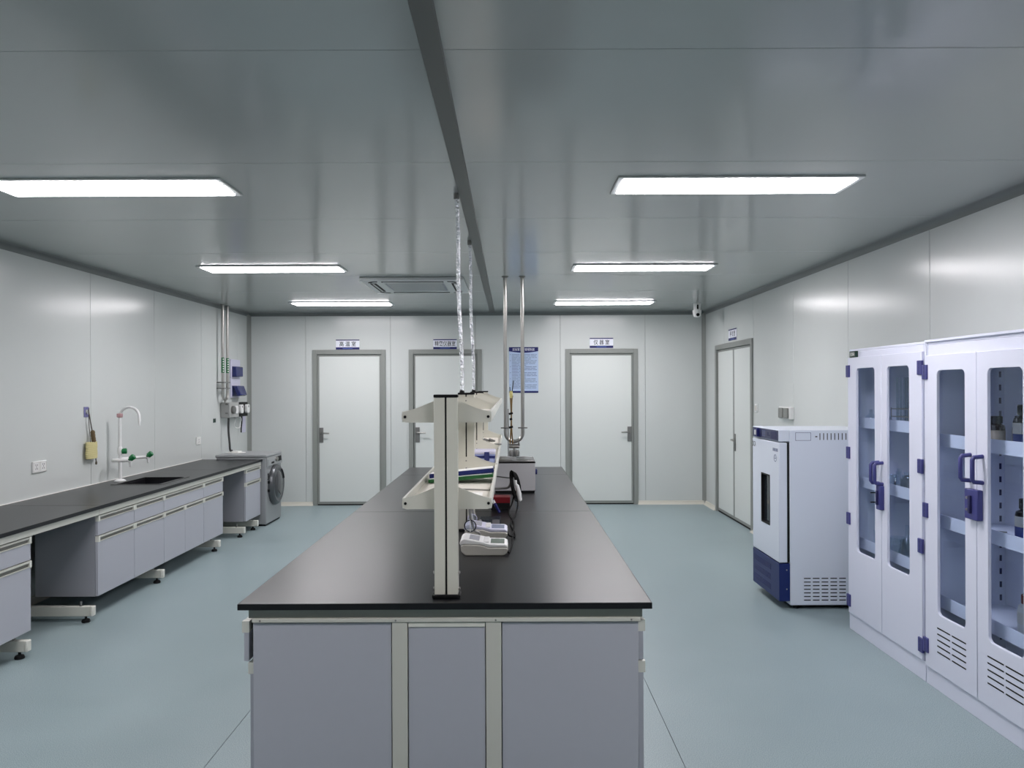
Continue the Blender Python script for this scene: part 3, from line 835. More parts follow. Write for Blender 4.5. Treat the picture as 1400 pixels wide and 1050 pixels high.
# ================================================================== ISLAND BENCH
IX0, IX1, IY0, IY1, IZ = -0.99, 0.512, 2.745, 7.49, 0.852
iw = T('worktop', 'black worktop of the island bench in the middle of the room', 'worktop', (-0.239, IY0, IZ))
for a, b in ((IY0, 4.79), (4.79, 6.83), (6.83, IY1)):
    P('slab', MB().box(IX0+0.239, a-IY0+(e if a > IY0 else 0), -0.024, IX1+0.239, b-IY0-(e if b < IY1 else 0), 0.0), slab_m, iw, bevel=0.002)
P('front_edge', MB().box(IX0+0.2385, -0.0012, -0.0228, IX1+0.2395, 0.0, -0.0012), slabedge_m, iw)
for x in (IX0, IX1):
    s_ = -1 if x < 0 else 1
    P('side_edge', MB().box(x+0.239, 0.0, -0.0228, x+0.239+s_*0.0012, IY1-IY0, -0.0012), slabedge_m, iw)

fr = T('bench_underframe', 'beige steel frame of the island with grey end panels', 'bench frame', (-0.239, 2.77, 0))
ox, oy = 0.239, -2.77
for yy, y2 in ((2.765, 2.786), (7.45, 7.471)):
    nb = yy < 3
    P('apron', MB().box(-0.96+ox, yy+0.008+oy, 0.792, 0.482+ox, y2+oy, 0.828), mat('apron_shaded_beige', (150, 155, 148), rough=0.5) if nb else beige_m, fr)  # near apron in a darker tone: shade under the slab put into its colour
    rl = P('end_rail', MB().box(-0.944+ox, (yy-0.004 if nb else yy+0.004)+oy, 0.778, 0.474+ox, y2+oy, 0.7925), beige_m, fr, bevel=0.002)
    if nb:
        m_ = MB()
        for x in (-0.915, -0.42, -0.055, 0.44):
            m_.lathe([(0.0, -0.0108), (0.0035, -0.0104), (0.0035, -0.008)], c=(x+ox, 0, 0.785), seg=10, axis='y')
        P('screws', m_, dsteel_m, rl)
    for x0, x1 in ((-0.434, -0.378), (-0.091, -0.035)):
        P('stile', MB().box(x0+ox, yy+oy, 0.06, x1+ox, y2+oy, 0.778), beige_m, fr, bevel=0.002)
    ya, yb = (yy+0.006, y2-0.001) if nb else (yy+0.001, y2-0.006)
    for x0, x1, zt in ((-0.943, -0.437, 0.774), (-0.375, -0.094, 0.762), (-0.032, 0.467, 0.774)):
        P('end_panel', MB().box(x0+ox, ya+oy, 0.19, x1+ox, yb+oy, zt), front_m, fr, bevel=0.0015, seg=1)
    P('cover_strip', MB().box(-0.375+ox, ya-0.004+oy, 0.758, -0.094+ox, yb+oy, 0.776), beige2_m, fr, bevel=0.002)
    L = P('foot_bar', MB().box(-0.92+ox, yy+oy, 0.045, 0.45+ox, y2+oy, 0.11), beige_m, fr, bevel=0.003)
    for x in (-0.86, -0.239, 0.39):
        P('levelling_foot', MB().lathe([(0.027, 0.0), (0.029, 0.008), (0.024, 0.02), (0.008, 0.026), (0.008, 0.046)], c=(x+ox, (yy+y2)/2+oy, 0), seg=14), black_m, L)
for x in (-0.40, -0.06):
    P('long_rail', MB().box(x-0.02+ox, 2.80+oy, 0.79, x+0.02+ox, 7.44+oy, 0.828), beige_m, fr)

GI = 'base cabinets of the island bench'
HI = 0.588; ZSI = 0.434; ZI = 0.19
n_c = 5; span = (7.447 - 2.789)/n_c
for k in range(n_c):
    y = 2.789 + span*(k+0.5)
    where = ['nearest the camera', 'second from the near end', 'third from the near end', 'fourth from the near end', 'at the far end'][k]
    cabinet('grey island cabinet on the left side, ' + where + (', its top drawer slightly open' if k == 0 else ''), (-0.962, y, ZI), -PI/2, span-0.003, HI, 0.52, ZSI, 2, 2, GI, pull=0.022 if k == 0 else 0.0)
    cabinet('grey island cabinet on the right side, ' + where, (0.489, y, ZI), PI/2, span-0.003, HI, 0.52, ZSI, 2, 2, GI)

# ------------------------------------------------------------------ reagent shelf on the island
SXc = -0.239
PY = [2.835, 4.15, 5.46, 6.78]
rs = T('reagent_shelf', 'beige two-tier reagent shelf on posts along the island bench', 'shelf', (SXc, PY[0], IZ))
oy = -PY[0]
ZU, ZL = 1.502-IZ, 1.175-IZ
for y in PY:
    p = MB()
    w_, d_ = 0.044, 0.022
    # twin-box aluminium profile with a slot down its face
    p.box(-w_, y-d_+oy, 0.012, -0.0035, y+d_+oy, 0.745)
    p.box(0.0035, y-d_+oy, 0.012, w_, y+d_+oy, 0.745)
    q = P('post', p, post_m, rs, bevel=0.0015, seg=1)
    P('slot', MB().box(-0.0034, y-d_+0.004+oy, 0.012, 0.0034, y+d_-0.004+oy, 0.745), dark_m, q)
    P('cap', MB().box(-w_-0.001, y-d_-0.002+oy, 0.745, w_+0.001, y+d_+0.002+oy, 0.756), black_m, q, bevel=0.002)
    P('foot', MB().box(-w_-0.008, y-d_-0.008+oy, 0.0, w_+0.008, y+d_+0.008+oy, 0.013), black_m, q, bevel=0.003)
    for s_ in (-1, 1):
        for z in (0.03, 0.09):
            P('bolt', MB().lathe([(0.007, s_*(w_+0.0005)), (0.006, s_*(w_+0.006)), (0.0, s_*(w_+0.007))], c=(0, y+oy, z), seg=10, axis='x'), steel_m, q)
    half = [(0.152, 0.0), (0.160, 0.002), (0.167, 0.008), (0.169, 0.016), (0.169, 0.030), (0.165, 0.038), (0.157, 0.043), (0.145, 0.0455), (0.110, 0.056), (0.075, 0.070), (0.044, 0.083)]
    for z in (ZL, ZU):
        poly = [(x, z+h) for x, h in half] + [(-x, z+h) for x, h in reversed(half)]
        for front in (True, False):
            if (front and y < 3) or (not front and y > 6): continue
            y0 = y-d_-0.006 if front else y+d_+0.001
            a = P('bracket', MB().prism(poly, 'y', y0+oy, y0+0.005+oy), bracket_m, rs)
            for bx_, bz_, r_ in ((-0.157, 0.022, 0.0055), (0.157, 0.022, 0.0055)) + (((0.0, 0.022, 0.004), (0.0, 0.062, 0.004)) if front else ()):
                P('bolt', MB().lathe([(r_, y0+oy), (r_, y0-0.003+oy), (0.0, y0-0.004+oy)], c=(bx_, 0, z+bz_), seg=10, axis='y'), black_m if bx_ else dsteel_m, a)
for z in (ZL, ZU):
    for i in range(3):
        y0, y1 = PY[i]+0.0285+oy, PY[i+1]-0.0285+oy
        P('shelf_board', MB().box(-0.158, y0, z+0.004, 0.158, y1, z+0.016), shelf_m, rs, bevel=0.001, seg=1)
        for s_ in (-1, 1):
            P('rail', MB().box(s_*0.158, y0, z+0.002, s_*0.169, y1, z+0.042), beige2_m, rs, bevel=0.002)

# foil conduits from the ceiling to the posts
for y, lab in ((PY[1], 'nearer crinkled foil conduit from the ceiling to the shelf posts'), (PY[2]+0.02, 'farther crinkled foil conduit from the ceiling to the shelf posts')):
    t = T('conduit', lab, 'conduit', (-0.262, y, 1.608), 0, 'foil conduits above the reagent shelf')
    n = 130; sg = 9; m_ = MB(); vs = []; fs = []
    for k in range(n+1):
        f = k/n
        cx, cy, cz = -0.026*f + 0.003*math.sin(f*9), 0.002*math.sin(f*7), f*(ZC-0.02-1.608)
        for q in range(sg):
            a = 2*PI*(q+0.5*(k % 2))/sg; r_ = 0.0102 + 0.0042*(R.random()-0.4)
            vs.append((cx+r_*math.cos(a), cy+r_*math.sin(a), cz + 0.003*(R.random()-0.5)))
    for k in range(n):
        for q in range(sg):
            q2 = (q+1) % sg
            fs += [(k*sg+q, k*sg+q2, (k+1)*sg+q), (k*sg+q2, (k+1)*sg+q2, (k+1)*sg+q)]
    m_.add(vs, fs)
    P('foil_sleeve', m_, foil_m, t, smooth=False)
    P('ceiling_collar', MB().lathe([(0.016, ZC-1.608), (0.016, ZC-0.03-1.608), (0.012, ZC-0.034-1.608)], c=(-0.026, 0, 0), seg=14), dsteel_m, t)
    P('gland', MB().lathe([(0.014, 0.0), (0.014, 0.006), (0.011, 0.012)], seg=14), black_m, t)

# ------------------------------------------------------------------ things on the lower shelf
SZ = 1.175 + 0.016
def tilt_folder(label, x0, x1, zl, zr, y0, dy, th, m, nm='folder'):
    a = math.atan2(zr-zl, x1-x0); Lx = math.hypot(x1-x0, zr-zl)
    t = T(nm, label, 'folder', (x0, y0, zl), 0, 'folders lying on the lower shelf')
    t.rotation_euler = (0, -a, 0)
    P('cover', MB().box(0, 0, 0, Lx, dy, 0.003).box(0, 0, th-0.003, Lx, dy, th).box(0, 0, 0.003, Lx, 0.004, th-0.003), m, t, bevel=0.001, seg=1)
    P('cover_sheet', MB().box(0.004, 0.012, th, Lx-0.004, dy-0.004, th+0.0012), paper_m, t)
    P('pages', MB().box(0.004, 0.005, 0.003, Lx-0.004, dy-0.004, th-0.003), paper_m, t)
tilt_folder('green folder tilted under the blue one on the lower shelf', -0.378, -0.079, SZ+0.002, SZ+0.028, 3.50, 0.20, 0.016, greenf_m)
tilt_folder('blue folder tilted on top of the green one on the lower shelf', -0.376, -0.076, SZ+0.0205, SZ+0.048, 3.53, 0.10, 0.019, bluef_m)
S('paper_sheet', MB().box(-0.12, -0.09, 0, 0.12, 0.09, 0.002), paper_m, 'white sheet of paper on the lower shelf just behind the front post', 'paper', (-0.235, 3.10, SZ))
S('ruler', MB().obox((0, 0, 0.003), (0.15, 0.014, 0.005), (0, 0, -0.25)), mat('grey_plastic', (150, 148, 144), rough=0.4), 'grey ruler on the lower shelf below the green folder', 'ruler', (-0.16, 3.27, SZ))
bb = T('storage_box', 'frosted blue and white plastic box on the lower shelf behind the second post', 'box', (-0.172, 4.54, SZ))
P('body', MB().box(-0.082, -0.07, 0, 0.082, 0.07, 0.05), blueacr_m, bb, bevel=0.006)
P('band', MB().box(-0.083, -0.071, 0.026, 0.083, 0.071, 0.042), bluef_m, bb)
P('lid', MB().box(-0.085, -0.073, 0.05, 0.085, 0.073, 0.072), lilac_m, bb, bevel=0.006)
P('clip', MB().box(0.02, -0.079, 0.012, 0.05, -0.0712, 0.064), bluecov_m, bb, bevel=0.003)
m_ = MB()
for k in range(5):
    m_.obox((-0.04+0.02*k, 0.01*(k % 2), 0.008+0.004*(k % 3)), (0.03, 0.05, 0.012), (0.1*k, 0.2, 0.5*k))
S('metal_clamps', m_, dsteel_m, 'small pile of metal clamps on the lower shelf near its far end', 'clamp', (-0.19, 6.25, SZ))
S('metal_strip', MB().box(-0.026, -0.04, 0.0, 0.026, 0.04, 0.006), dsteel_m, 'thin dark metal strip resting on the lower shelf rail near the third post', 'strip', (-0.088, 5.56, 1.175+0.0425))
S('white_canister', MB().lathe([(0.035, 0), (0.035, 0.075), (0.022, 0.085), (0.022, 0.1), (0.0, 0.1)], seg=18), offw_m, 'white canister on the lower shelf left of the second post', 'canister', (-0.345, 4.9, SZ))

# ------------------------------------------------------------------ bench meters
def meter(label, x, y, scr, tone):
    t = T('bench_meter', label, 'meter', (x, y, IZ), 0, 'bench meters beside the front shelf post')
    low = [(0.028, 0.0), (0.205, 0.0), (0.222, 0.012), (0.228, 0.028), (0.216, 0.036), (0.135, 0.037), (0.10, 0.049), (0.02, 0.052), (0.006, 0.044), (0.008, 0.02)]
    up = [(0.006, 0.0445), (0.02, 0.0525), (0.10, 0.0495), (0.135, 0.0375), (0.216, 0.0365), (0.225, 0.03), (0.226, 0.043), (0.212, 0.051), (0.142, 0.053), (0.108, 0.062), (0.022, 0.078), (0.006, 0.07), (0.0, 0.056)]
    P('lower_shell', MB().prism(low, 'y', 0.0, 0.165), MATS.get('shell_grey') or mat('shell_grey', (186, 184, 176), rough=0.4), t, bevel=0.004)
    P('upper_shell', MB().prism(up, 'y', 0.006, 0.160), tone, t, bevel=0.004)
    P('screen', MB().prism([(0.145, 0.0528), (0.21, 0.051), (0.21, 0.0522), (0.145, 0.054)], 'y', 0.03, 0.135), scr, t)
    P('keypad', MB().prism([(0.045, 0.0735), (0.092, 0.0648), (0.092, 0.0662), (0.045, 0.0749)], 'y', 0.03, 0.135), mat('keypad_grey', (150, 152, 160), rough=0.4) if 'keypad_grey' not in MATS else MATS['keypad_grey'], t)
    ridge = P('ridge', MB().box(0.112, 0.02, 0.058, 0.138, 0.145, 0.062), white_m, t, bevel=0.003)
    return t
meter('white bench meter with green-grey screen, nearest the front post', -0.238, 3.52, lcd_m, white_m)
meter('white bench meter with bluish screen behind the nearer one', -0.2415, 3.90, lcdb_m, lilac_m)
def disc_holder(label, x, y, z, r):
    t = T('electrode_holder', label, 'holder', (x, y, IZ), 0, 'electrode holders behind the bench meters')
    h = z - IZ
    P('stem', MB().tube(spline([(0.05, 0.04, 0.0), (0.045, 0.02, 0.06), (0.02, 0.005, h*0.8), (0.0, 0.006, h+0.05), (-0.004, 0.01, h+0.10)], 6), 0.006, 8), mat('stem_grey', (150, 150, 148), rough=0.4) if 'stem_grey' not in MATS else MATS['stem_grey'], t)
    P('foot', MB().lathe([(0.022, 0), (0.022, 0.006), (0.008, 0.012)], c=(0.05, 0.04, 0), seg=14), black_m, t)
    d = P('disc', MB().lathe([(r, 0.003), (r, -0.003)], c=(0, 0, h), seg=24, axis='y'), acryl_m, t)
    P('rim', MB().tube(arc((0, 0, h), r, 0, 2*PI, 24)[:-1], 0.0028, 6, closed=True), ink_m if r > 0.025 else lilac_m, d)
    P('cross_bar', MB().box(-0.002, -0.006, h-r, 0.002, -0.003, h+r), white_m, d)
disc_holder('electrode holder with large clear disc above the nearer bench meter', -0.197, 3.72, 0.955, 0.028)
disc_holder('electrode holder with small clear disc behind the farther bench meter', -0.205, 4.085, 0.928, 0.024)
ct = T('clear_tray', 'small clear plastic tray on the island behind the bench meters', 'tray', (-0.115, 4.33, IZ))
P('tray', MB().box(-0.06, -0.04, 0.0, 0.06, 0.07, 0.003).box(-0.06, -0.04, 0.003, -0.057, 0.07, 0.035).box(0.057, -0.04, 0.003, 0.06, 0.07, 0.035).box(-0.057, -0.04, 0.003, 0.057, -0.037, 0.035).box(-0.057, 0.067, 0.003, 0.057, 0.07, 0.035), acryl_m, ct)
P('grip', MB().box(0.012, -0.042, 0.01, 0.055, -0.0395, 0.034), mat('frosted_grey', (150, 150, 154), rough=0.3), ct)
rb = T('small_carton', 'small black carton with red top on the island below the shelf', 'box', (-0.062, 4.90, IZ))
P('box', MB().box(-0.06, -0.06, 0, 0.06, 0.06, 0.045), black_m, rb, bevel=0.002)
P('lid', MB().box(-0.061, -0.061, 0.045, 0.061, 0.061, 0.082), red_m, rb, bevel=0.002, label='dark red lid')
mk = T('marker', 'dark blue marker with white band leaning against the red-topped carton', 'marker', (-0.066, 4.72, IZ+0.004), 0)
mk.rotation_euler = (-0.12, -0.52, 0)
P('barrel', MB().cyl((0, 0, 0.0), (0, 0, 0.09), 0.009, seg=12), signblue_m, mk)
P('band', MB().cyl((0, 0, 0.066), (0, 0, 0.086), 0.0096, seg=12), white_m, mk)
P('cap', MB().cyl((0, 0, 0.09), (0, 0, 0.125), 0.0096, 0.008, seg=12), black_m, mk)

# electrode stand with probes and coiled cable
es = T('electrode_stand', 'electrode stand with bundled black cable and white probe hanging on its arm', 'stand', (-0.115, 5.12, IZ))
P('base', MB().box(-0.07, -0.05, 0, 0.06, 0.06, 0.014), dsteel_m, es, bevel=0.004)
P('rod', MB().cyl((0.0, 0, 0.014), (0.0, 0, 0.26), 0.006, seg=10), steel_m, es)
P('arm', MB().tube(spline([(0.0, 0, 0.10), (0.06, -0.02, 0.105), (0.10, -0.06, 0.115), (0.116, -0.14, 0.15), (0.122, -0.2, 0.19)], 6), 0.008, 10), mat('arm_grey', (140, 140, 138), rough=0.4), es)
P('thin_rod', MB().cyl((0.0, 0, 0.185), (0.125, -0.12, 0.185), 0.004, seg=8), dsteel_m, es)
m_ = MB()
for k in range(5):
    lp = []
    for i in range(20):
        a = 2*PI*i/20
        u = (0.017+0.0012*k)*math.cos(a); v = (0.098 - 0.004*k)*math.sin(a)
        lp.append((0.140 + 0.004*k + u + 0.17*(-v), -0.21 + 0.006*k, 0.145 + v))
    m_.tube(lp, 0.0062, 6, closed=True)
P('cable_coil', m_, MATS.get('coil_black') or mat('coil_black', (8, 8, 9), rough=0.6, spec=0.25), es, label='coiled black cable')
pr = P('probe', MB().tube([(0.150, -0.235, 0.185), (0.150, -0.235, 0.16), (0.160, -0.235, 0.15), (0.172, -0.235, 0.10), (0.178, -0.235, 0.055), (0.175, -0.235, 0.05)], [0.008, 0.010, 0.012, 0.015, 0.014, 0.008], 12), white_m, es, label='white probe body')
P('glass_tip', MB().tube([(0.150, -0.240, 0.075), (0.163, -0.240, 0.003), (0.164, -0.240, 0.0)], [0.011, 0.010, 0.004], 12), clearglass, pr)
cable_m = mat('matt_black_cable', (7, 7, 8), rough=0.7, spec=0.15)
def cable(label, pts, r=0.0045):
    p0 = pts[0]
    S('cable', MB().tube(spline([(a-p0[0], b-p0[1], c-p0[2]) for a, b, c in pts], 10), r, 7), cable_m, label, 'cable', p0, 'cables of the bench meters')
cable('black cable looping on the worktop from the probe bundle to the nearer bench meter',
      [(0.022, 4.905, 0.93), (0.01, 4.88, 0.885), (-0.01, 4.70, IZ+0.006), (0.018, 4.35, IZ+0.005), (0.012, 3.95, IZ+0.005), (0.005, 3.70, IZ+0.005), (-0.008, 3.56, IZ+0.006), (-0.016, 3.54, IZ+0.03)])
cable('black cable curving on the worktop from the probe bundle to the farther bench meter',
      [(0.034, 4.90, 0.93), (0.048, 4.80, 0.90), (0.03, 4.60, IZ+0.006), (0.002, 4.33, IZ+0.006), (0.022, 4.05, IZ+0.005), (0.02, 3.93, IZ+0.006), (-0.006, 3.94, IZ+0.012), (-0.017, 3.95, IZ+0.03)])

# ------------------------------------------------------------------ water bath
wbth = T('water_bath', 'grey box-shaped water bath with steel lid on the island', 'water bath', (0.035, 5.80, IZ))
P('body', MB().box(-0.153, -0.165, 0.014, 0.153, 0.165, 0.226), bathm_m, wbth, bevel=0.005)
P('plinth', MB().box(-0.145, -0.155, 0.0, 0.145, 0.155, 0.014), black_m, wbth)
P('seam', MB().box(-0.1535, -0.1655, 0.220, 0.1535, 0.1655, 0.227), black_m, wbth)
ld = P('lid', MB().box(-0.150, -0.162, 0.227, 0.150, 0.162, 0.240), dsteel_m, wbth, bevel=0.004)
m_ = MB()
for x in (-0.075, 0.075):
    for y in (-0.08, 0.08):
        m_.lathe([(0.062, 0.240), (0.062, 0.245), (0.045, 0.247), (0.012, 0.248), (0.0, 0.252)], c=(x, y, 0), seg=24)
P('cover_rings', m_, steel_m, ld)
P('knob', MB().lathe([(0.02, 0.153), (0.02, 0.166), (0.015, 0.169), (0, 0.169)], c=(0, -0.10, 0.15), seg=16, axis='x'), signblue_m, wbth)

# stand with clamps and tubing on the bath
stn = T('clamp_stand', 'thin stand with black clamps and brown tubes behind the water bath', 'stand', (0.0, 6.12, IZ))
P('base', MB().box(-0.06, -0.04, 0, 0.08, 0.10, 0.012), dsteel_m, stn, bevel=0.003)
P('rod', MB().cyl((-0.014, 0, 0.012), (-0.014, 0, 0.612), 0.0042, seg=10), dsteel_m, stn)
P('tubes', MB().tube(spline([(0.0, -0.01, 0.33), (0.006, -0.01, 0.42), (0.012, -0.01, 0.55), (0.016, -0.01, 0.68), (0.022, -0.01, 0.72)], 6), 0.0055, 8)
   .tube(spline([(0.022, -0.01, 0.33), (0.014, -0.01, 0.45), (0.012, -0.005, 0.55), (0.006, -0.005, 0.68), (0.004, -0.01, 0.71)], 6), 0.0055, 8), brass_m, stn)
for z in (0.465, 0.53, 0.575):
    P('clamp', MB().obox((0.008, -0.008, z), (0.034 if z != 0.53 else 0.022, 0.03, 0.016), (0, -0.25, 0)), black_m, stn, bevel=0.003)
P('cross_arm', MB().cyl((-0.014, 0, 0.465), (0.012, 0, 0.465), 0.004, seg=8), dsteel_m, stn)
P('tip', MB().lathe([(0.010, 0.70), (0.014, 0.725), (0.012, 0.755), (0.0, 0.76)], c=(0.010, -0.01, 0), seg=12), yellow_m, stn, label='pale yellow tip')
P('needle', MB().cyl((0.002, -0.01, 0.745), (0.0, -0.01, 0.79), 0.003, seg=6).cyl((0.018, -0.01, 0.745), (0.030, -0.01, 0.84), 0.0035, seg=6), black_m, stn)

# ------------------------------------------------------------------ steel riser pipes at the far end of the island
rp = T('riser_pipes', 'two tall steel pipes joined by a U bend over the far end of the island', 'pipe', (0.04, 7.24, IZ))
path = []
r = 0.082; zb = 1.105-IZ+0.018
path = [(-r, 0, ZC-IZ), (-r, 0, zb+r+0.04)] + arc((0, 0, zb+r), r, PI, 2*PI, 16) + [(r, 0, zb+r+0.04), (r, 0, ZC-IZ)]
P('pipe', MB().tube(path, 0.0175, 16), steel_m, rp)
for x in (-r, r):
    P('ceiling_flange', MB().lathe([(0.032, ZC-IZ), (0.032, ZC-IZ-0.008), (0.019, ZC-IZ-0.012)], c=(x, 0, 0), seg=18), dsteel_m, rp)
    P('clamp', MB().box(x-0.045, -0.022, 0.395, x+0.045, 0.022, 0.407).lathe([(0.008, -0.05), (0.008, -0.03)], c=(x-0.05*(1 if x < 0 else -1), 0, 0), seg=8, axis='z'), dsteel_m, rp, bevel=0.002)
P('stem', MB().cyl((0, 0, zb-0.012), (0, 0, 0.012), 0.012, seg=12), steel_m, rp)
v = P('valve', MB().lathe([(0.016, -0.05), (0.02, -0.03), (0.016, 0.0), (0.02, 0.03), (0.016, 0.05)], c=(0, 0, 0.222), seg=14, axis='x'), steel_m, rp)
P('tap_lever', MB().box(-0.05, -0.012, 0.237, 0.04, 0.012, 0.247).lathe([(0.0, 0.035), (0.02, 0.036), (0.022, 0.05), (0.0, 0.056)], c=(0, 0, 0.242), seg=12, axis='x'), dsteel_m, v)
for x in (-0.027, 0.027):
    P('valve_knob', MB().lathe([(0.012, 0.110), (0.022, 0.120), (0.025, 0.168), (0.018, 0.186), (0.01, 0.19)], c=(x, 0, 0), seg=10), dsteel_m, v)
P('base_flange', MB().lathe([(0.035, 0), (0.035, 0.008), (0.014, 0.014)], seg=18), dsteel_m, rp)

# ================================================================== RIGHT: incubator (front faces -x)
inc = T('incubator', 'white upright incubator with navy base beside the tall cabinets', 'incubator', (1.97, 5.85, 0), -PI/2)
bd = P('body', MB().box(-0.3, 0.08, 0.03, 0.3, 0.72, 1.315), inc_m, inc, bevel=0.006)
# side vents, facing the camera (local +x)
m_ = MB()
for c in range(5):
    for r_ in range(7):
        y0 = 0.181 + c*0.0645; z = 0.228 - r_*0.0265
        m_.box(0.299, y0, z-0.0035, 0.3008, y0+0.049, z+0.0035)
P('side_vent', m_, dark_m, bd)
m_ = MB()
for k in range(8):
    y0 = 0.302 + k*0.0272
    m_.box(0.299, y0-0.0028, 1.243, 0.3008, y0+0.0028, 1.292)
m_.box(0.299, 0.268, 1.263, 0.3008, 0.283, 1.271)
P('top_slots', m_, dark_m, bd)
P('rating_plate', MB().ring((0.122, 1.238, 0.236, 1.298), rrect(0.125, 1.241, 0.233, 1.295, 0.003, 1), 'x', 0.2995, 0.3008), greyink_m, bd)
P('gasket', MB().box(-0.29, 0.062, 0.345, 0.292, 0.08, 1.222), dark_m, inc)
hl = rrect(-0.085, 0.585, 0.105, 0.963, 0.02)
dd = P('door', MB().ring((-0.3, 0.343, 0.3, 1.224), hl, 'y', 0.0, 0.062), inc_m, inc, bevel=0.006)
P('window', MB().prism(hl, 'y', 0.02, 0.05), smoked_m, dd)
P('window_gasket', MB().ring((-0.088, 0.582, 0.108, 0.966), rrect(-0.078, 0.592, 0.098, 0.956, 0.016), 'y', -0.002, 0.02), black_m, dd)
text('badge', 'DCA', 0.06, ink_m, dd, (-0.255, -0.0006, 1.178), (PI/2, 0, 0), 0.07)
m_ = MB()
for k in range(5): m_.box(0.175+0.022*k, -0.0006, 1.155, 0.190+0.022*k, 0.0, 1.178)
m_.tube(arc((0.225, 0.0, 1.105), 0.026, 0, 2*PI, 20)[:-1], 0.002, 4, closed=True)
m_.box(0.212, -0.0006, 1.10, 0.238, 0.0, 1.108).box(0.218, -0.0006, 1.115, 0.232, 0.0, 1.121)
P('door_print', m_, greyink_m, dd)
hd = P('control_head', MB().box(-0.3, 0.0, 1.230, 0.3, 0.08, 1.317), inc_m, inc, bevel=0.006)
pn = P('control_panel', MB().box(-0.285, -0.003, 1.236, 0.29, 0.001, 1.312), panel_m, inc, bevel=0.001, seg=1)
P('power_knob', MB().prism(rrect(-0.185, 1.240, -0.12, 1.308, 0.02), 'y', -0.022, -0.003), signblue_m, pn)
P('power_button', MB().prism(rrect(-0.172, 1.255, -0.145, 1.295, 0.008), 'y', -0.027, -0.022), white_m, pn)
m_ = MB()
for i in range(3):
    for j in range(3):
        m_.box(-0.05+0.024*i, -0.0045, 1.252+0.017*j, -0.032+0.024*i, -0.003, 1.264+0.017*j)
P('display_digits', m_, greyink_m, pn)
P('membrane_keys', MB().prism(rrect(0.14, 1.245, 0.26, 1.3, 0.01), 'y', -0.0042, -0.003).box(0.06, -0.0042, 1.26, 0.085, -0.003, 1.29).box(0.095, -0.0042, 1.26, 0.115, -0.003, 1.27), violet2_m, pn)
bs = P('base_cover', MB().box(-0.3, 0.0, 0.06, 0.3, 0.08, 0.335), navy_m, inc, bevel=0.004)
m_ = MB()
for j in range(3):
    for k in range(5):
        m_.box(-0.26, -0.0015, 0.10+0.075*j+0.009*k, 0.12, 0.001, 0.104+0.075*j+0.009*k)
P('louvres', m_, signblue_m, bs)
P('bolts', MB().lathe([(0.005, 0.299), (0.005, 0.302), (0, 0.303)], c=(0, 0.055, 0.29), seg=8, axis='x').lathe([(0.005, 0.299), (0.005, 0.302), (0, 0.303)], c=(0, 0.055, 0.15), seg=8, axis='x'), steel_m, bs)
m_ = MB().box(-0.27, 0.11, 0.018, 0.27, 0.69, 0.03)
for x in (-0.25, 0.25):
    for y in (0.14, 0.66):
        m_.lathe([(0.022, 0.0), (0.022, 0.02)], c=(x, y, 0), seg=12)
P('undercarriage', m_, black_m, inc)

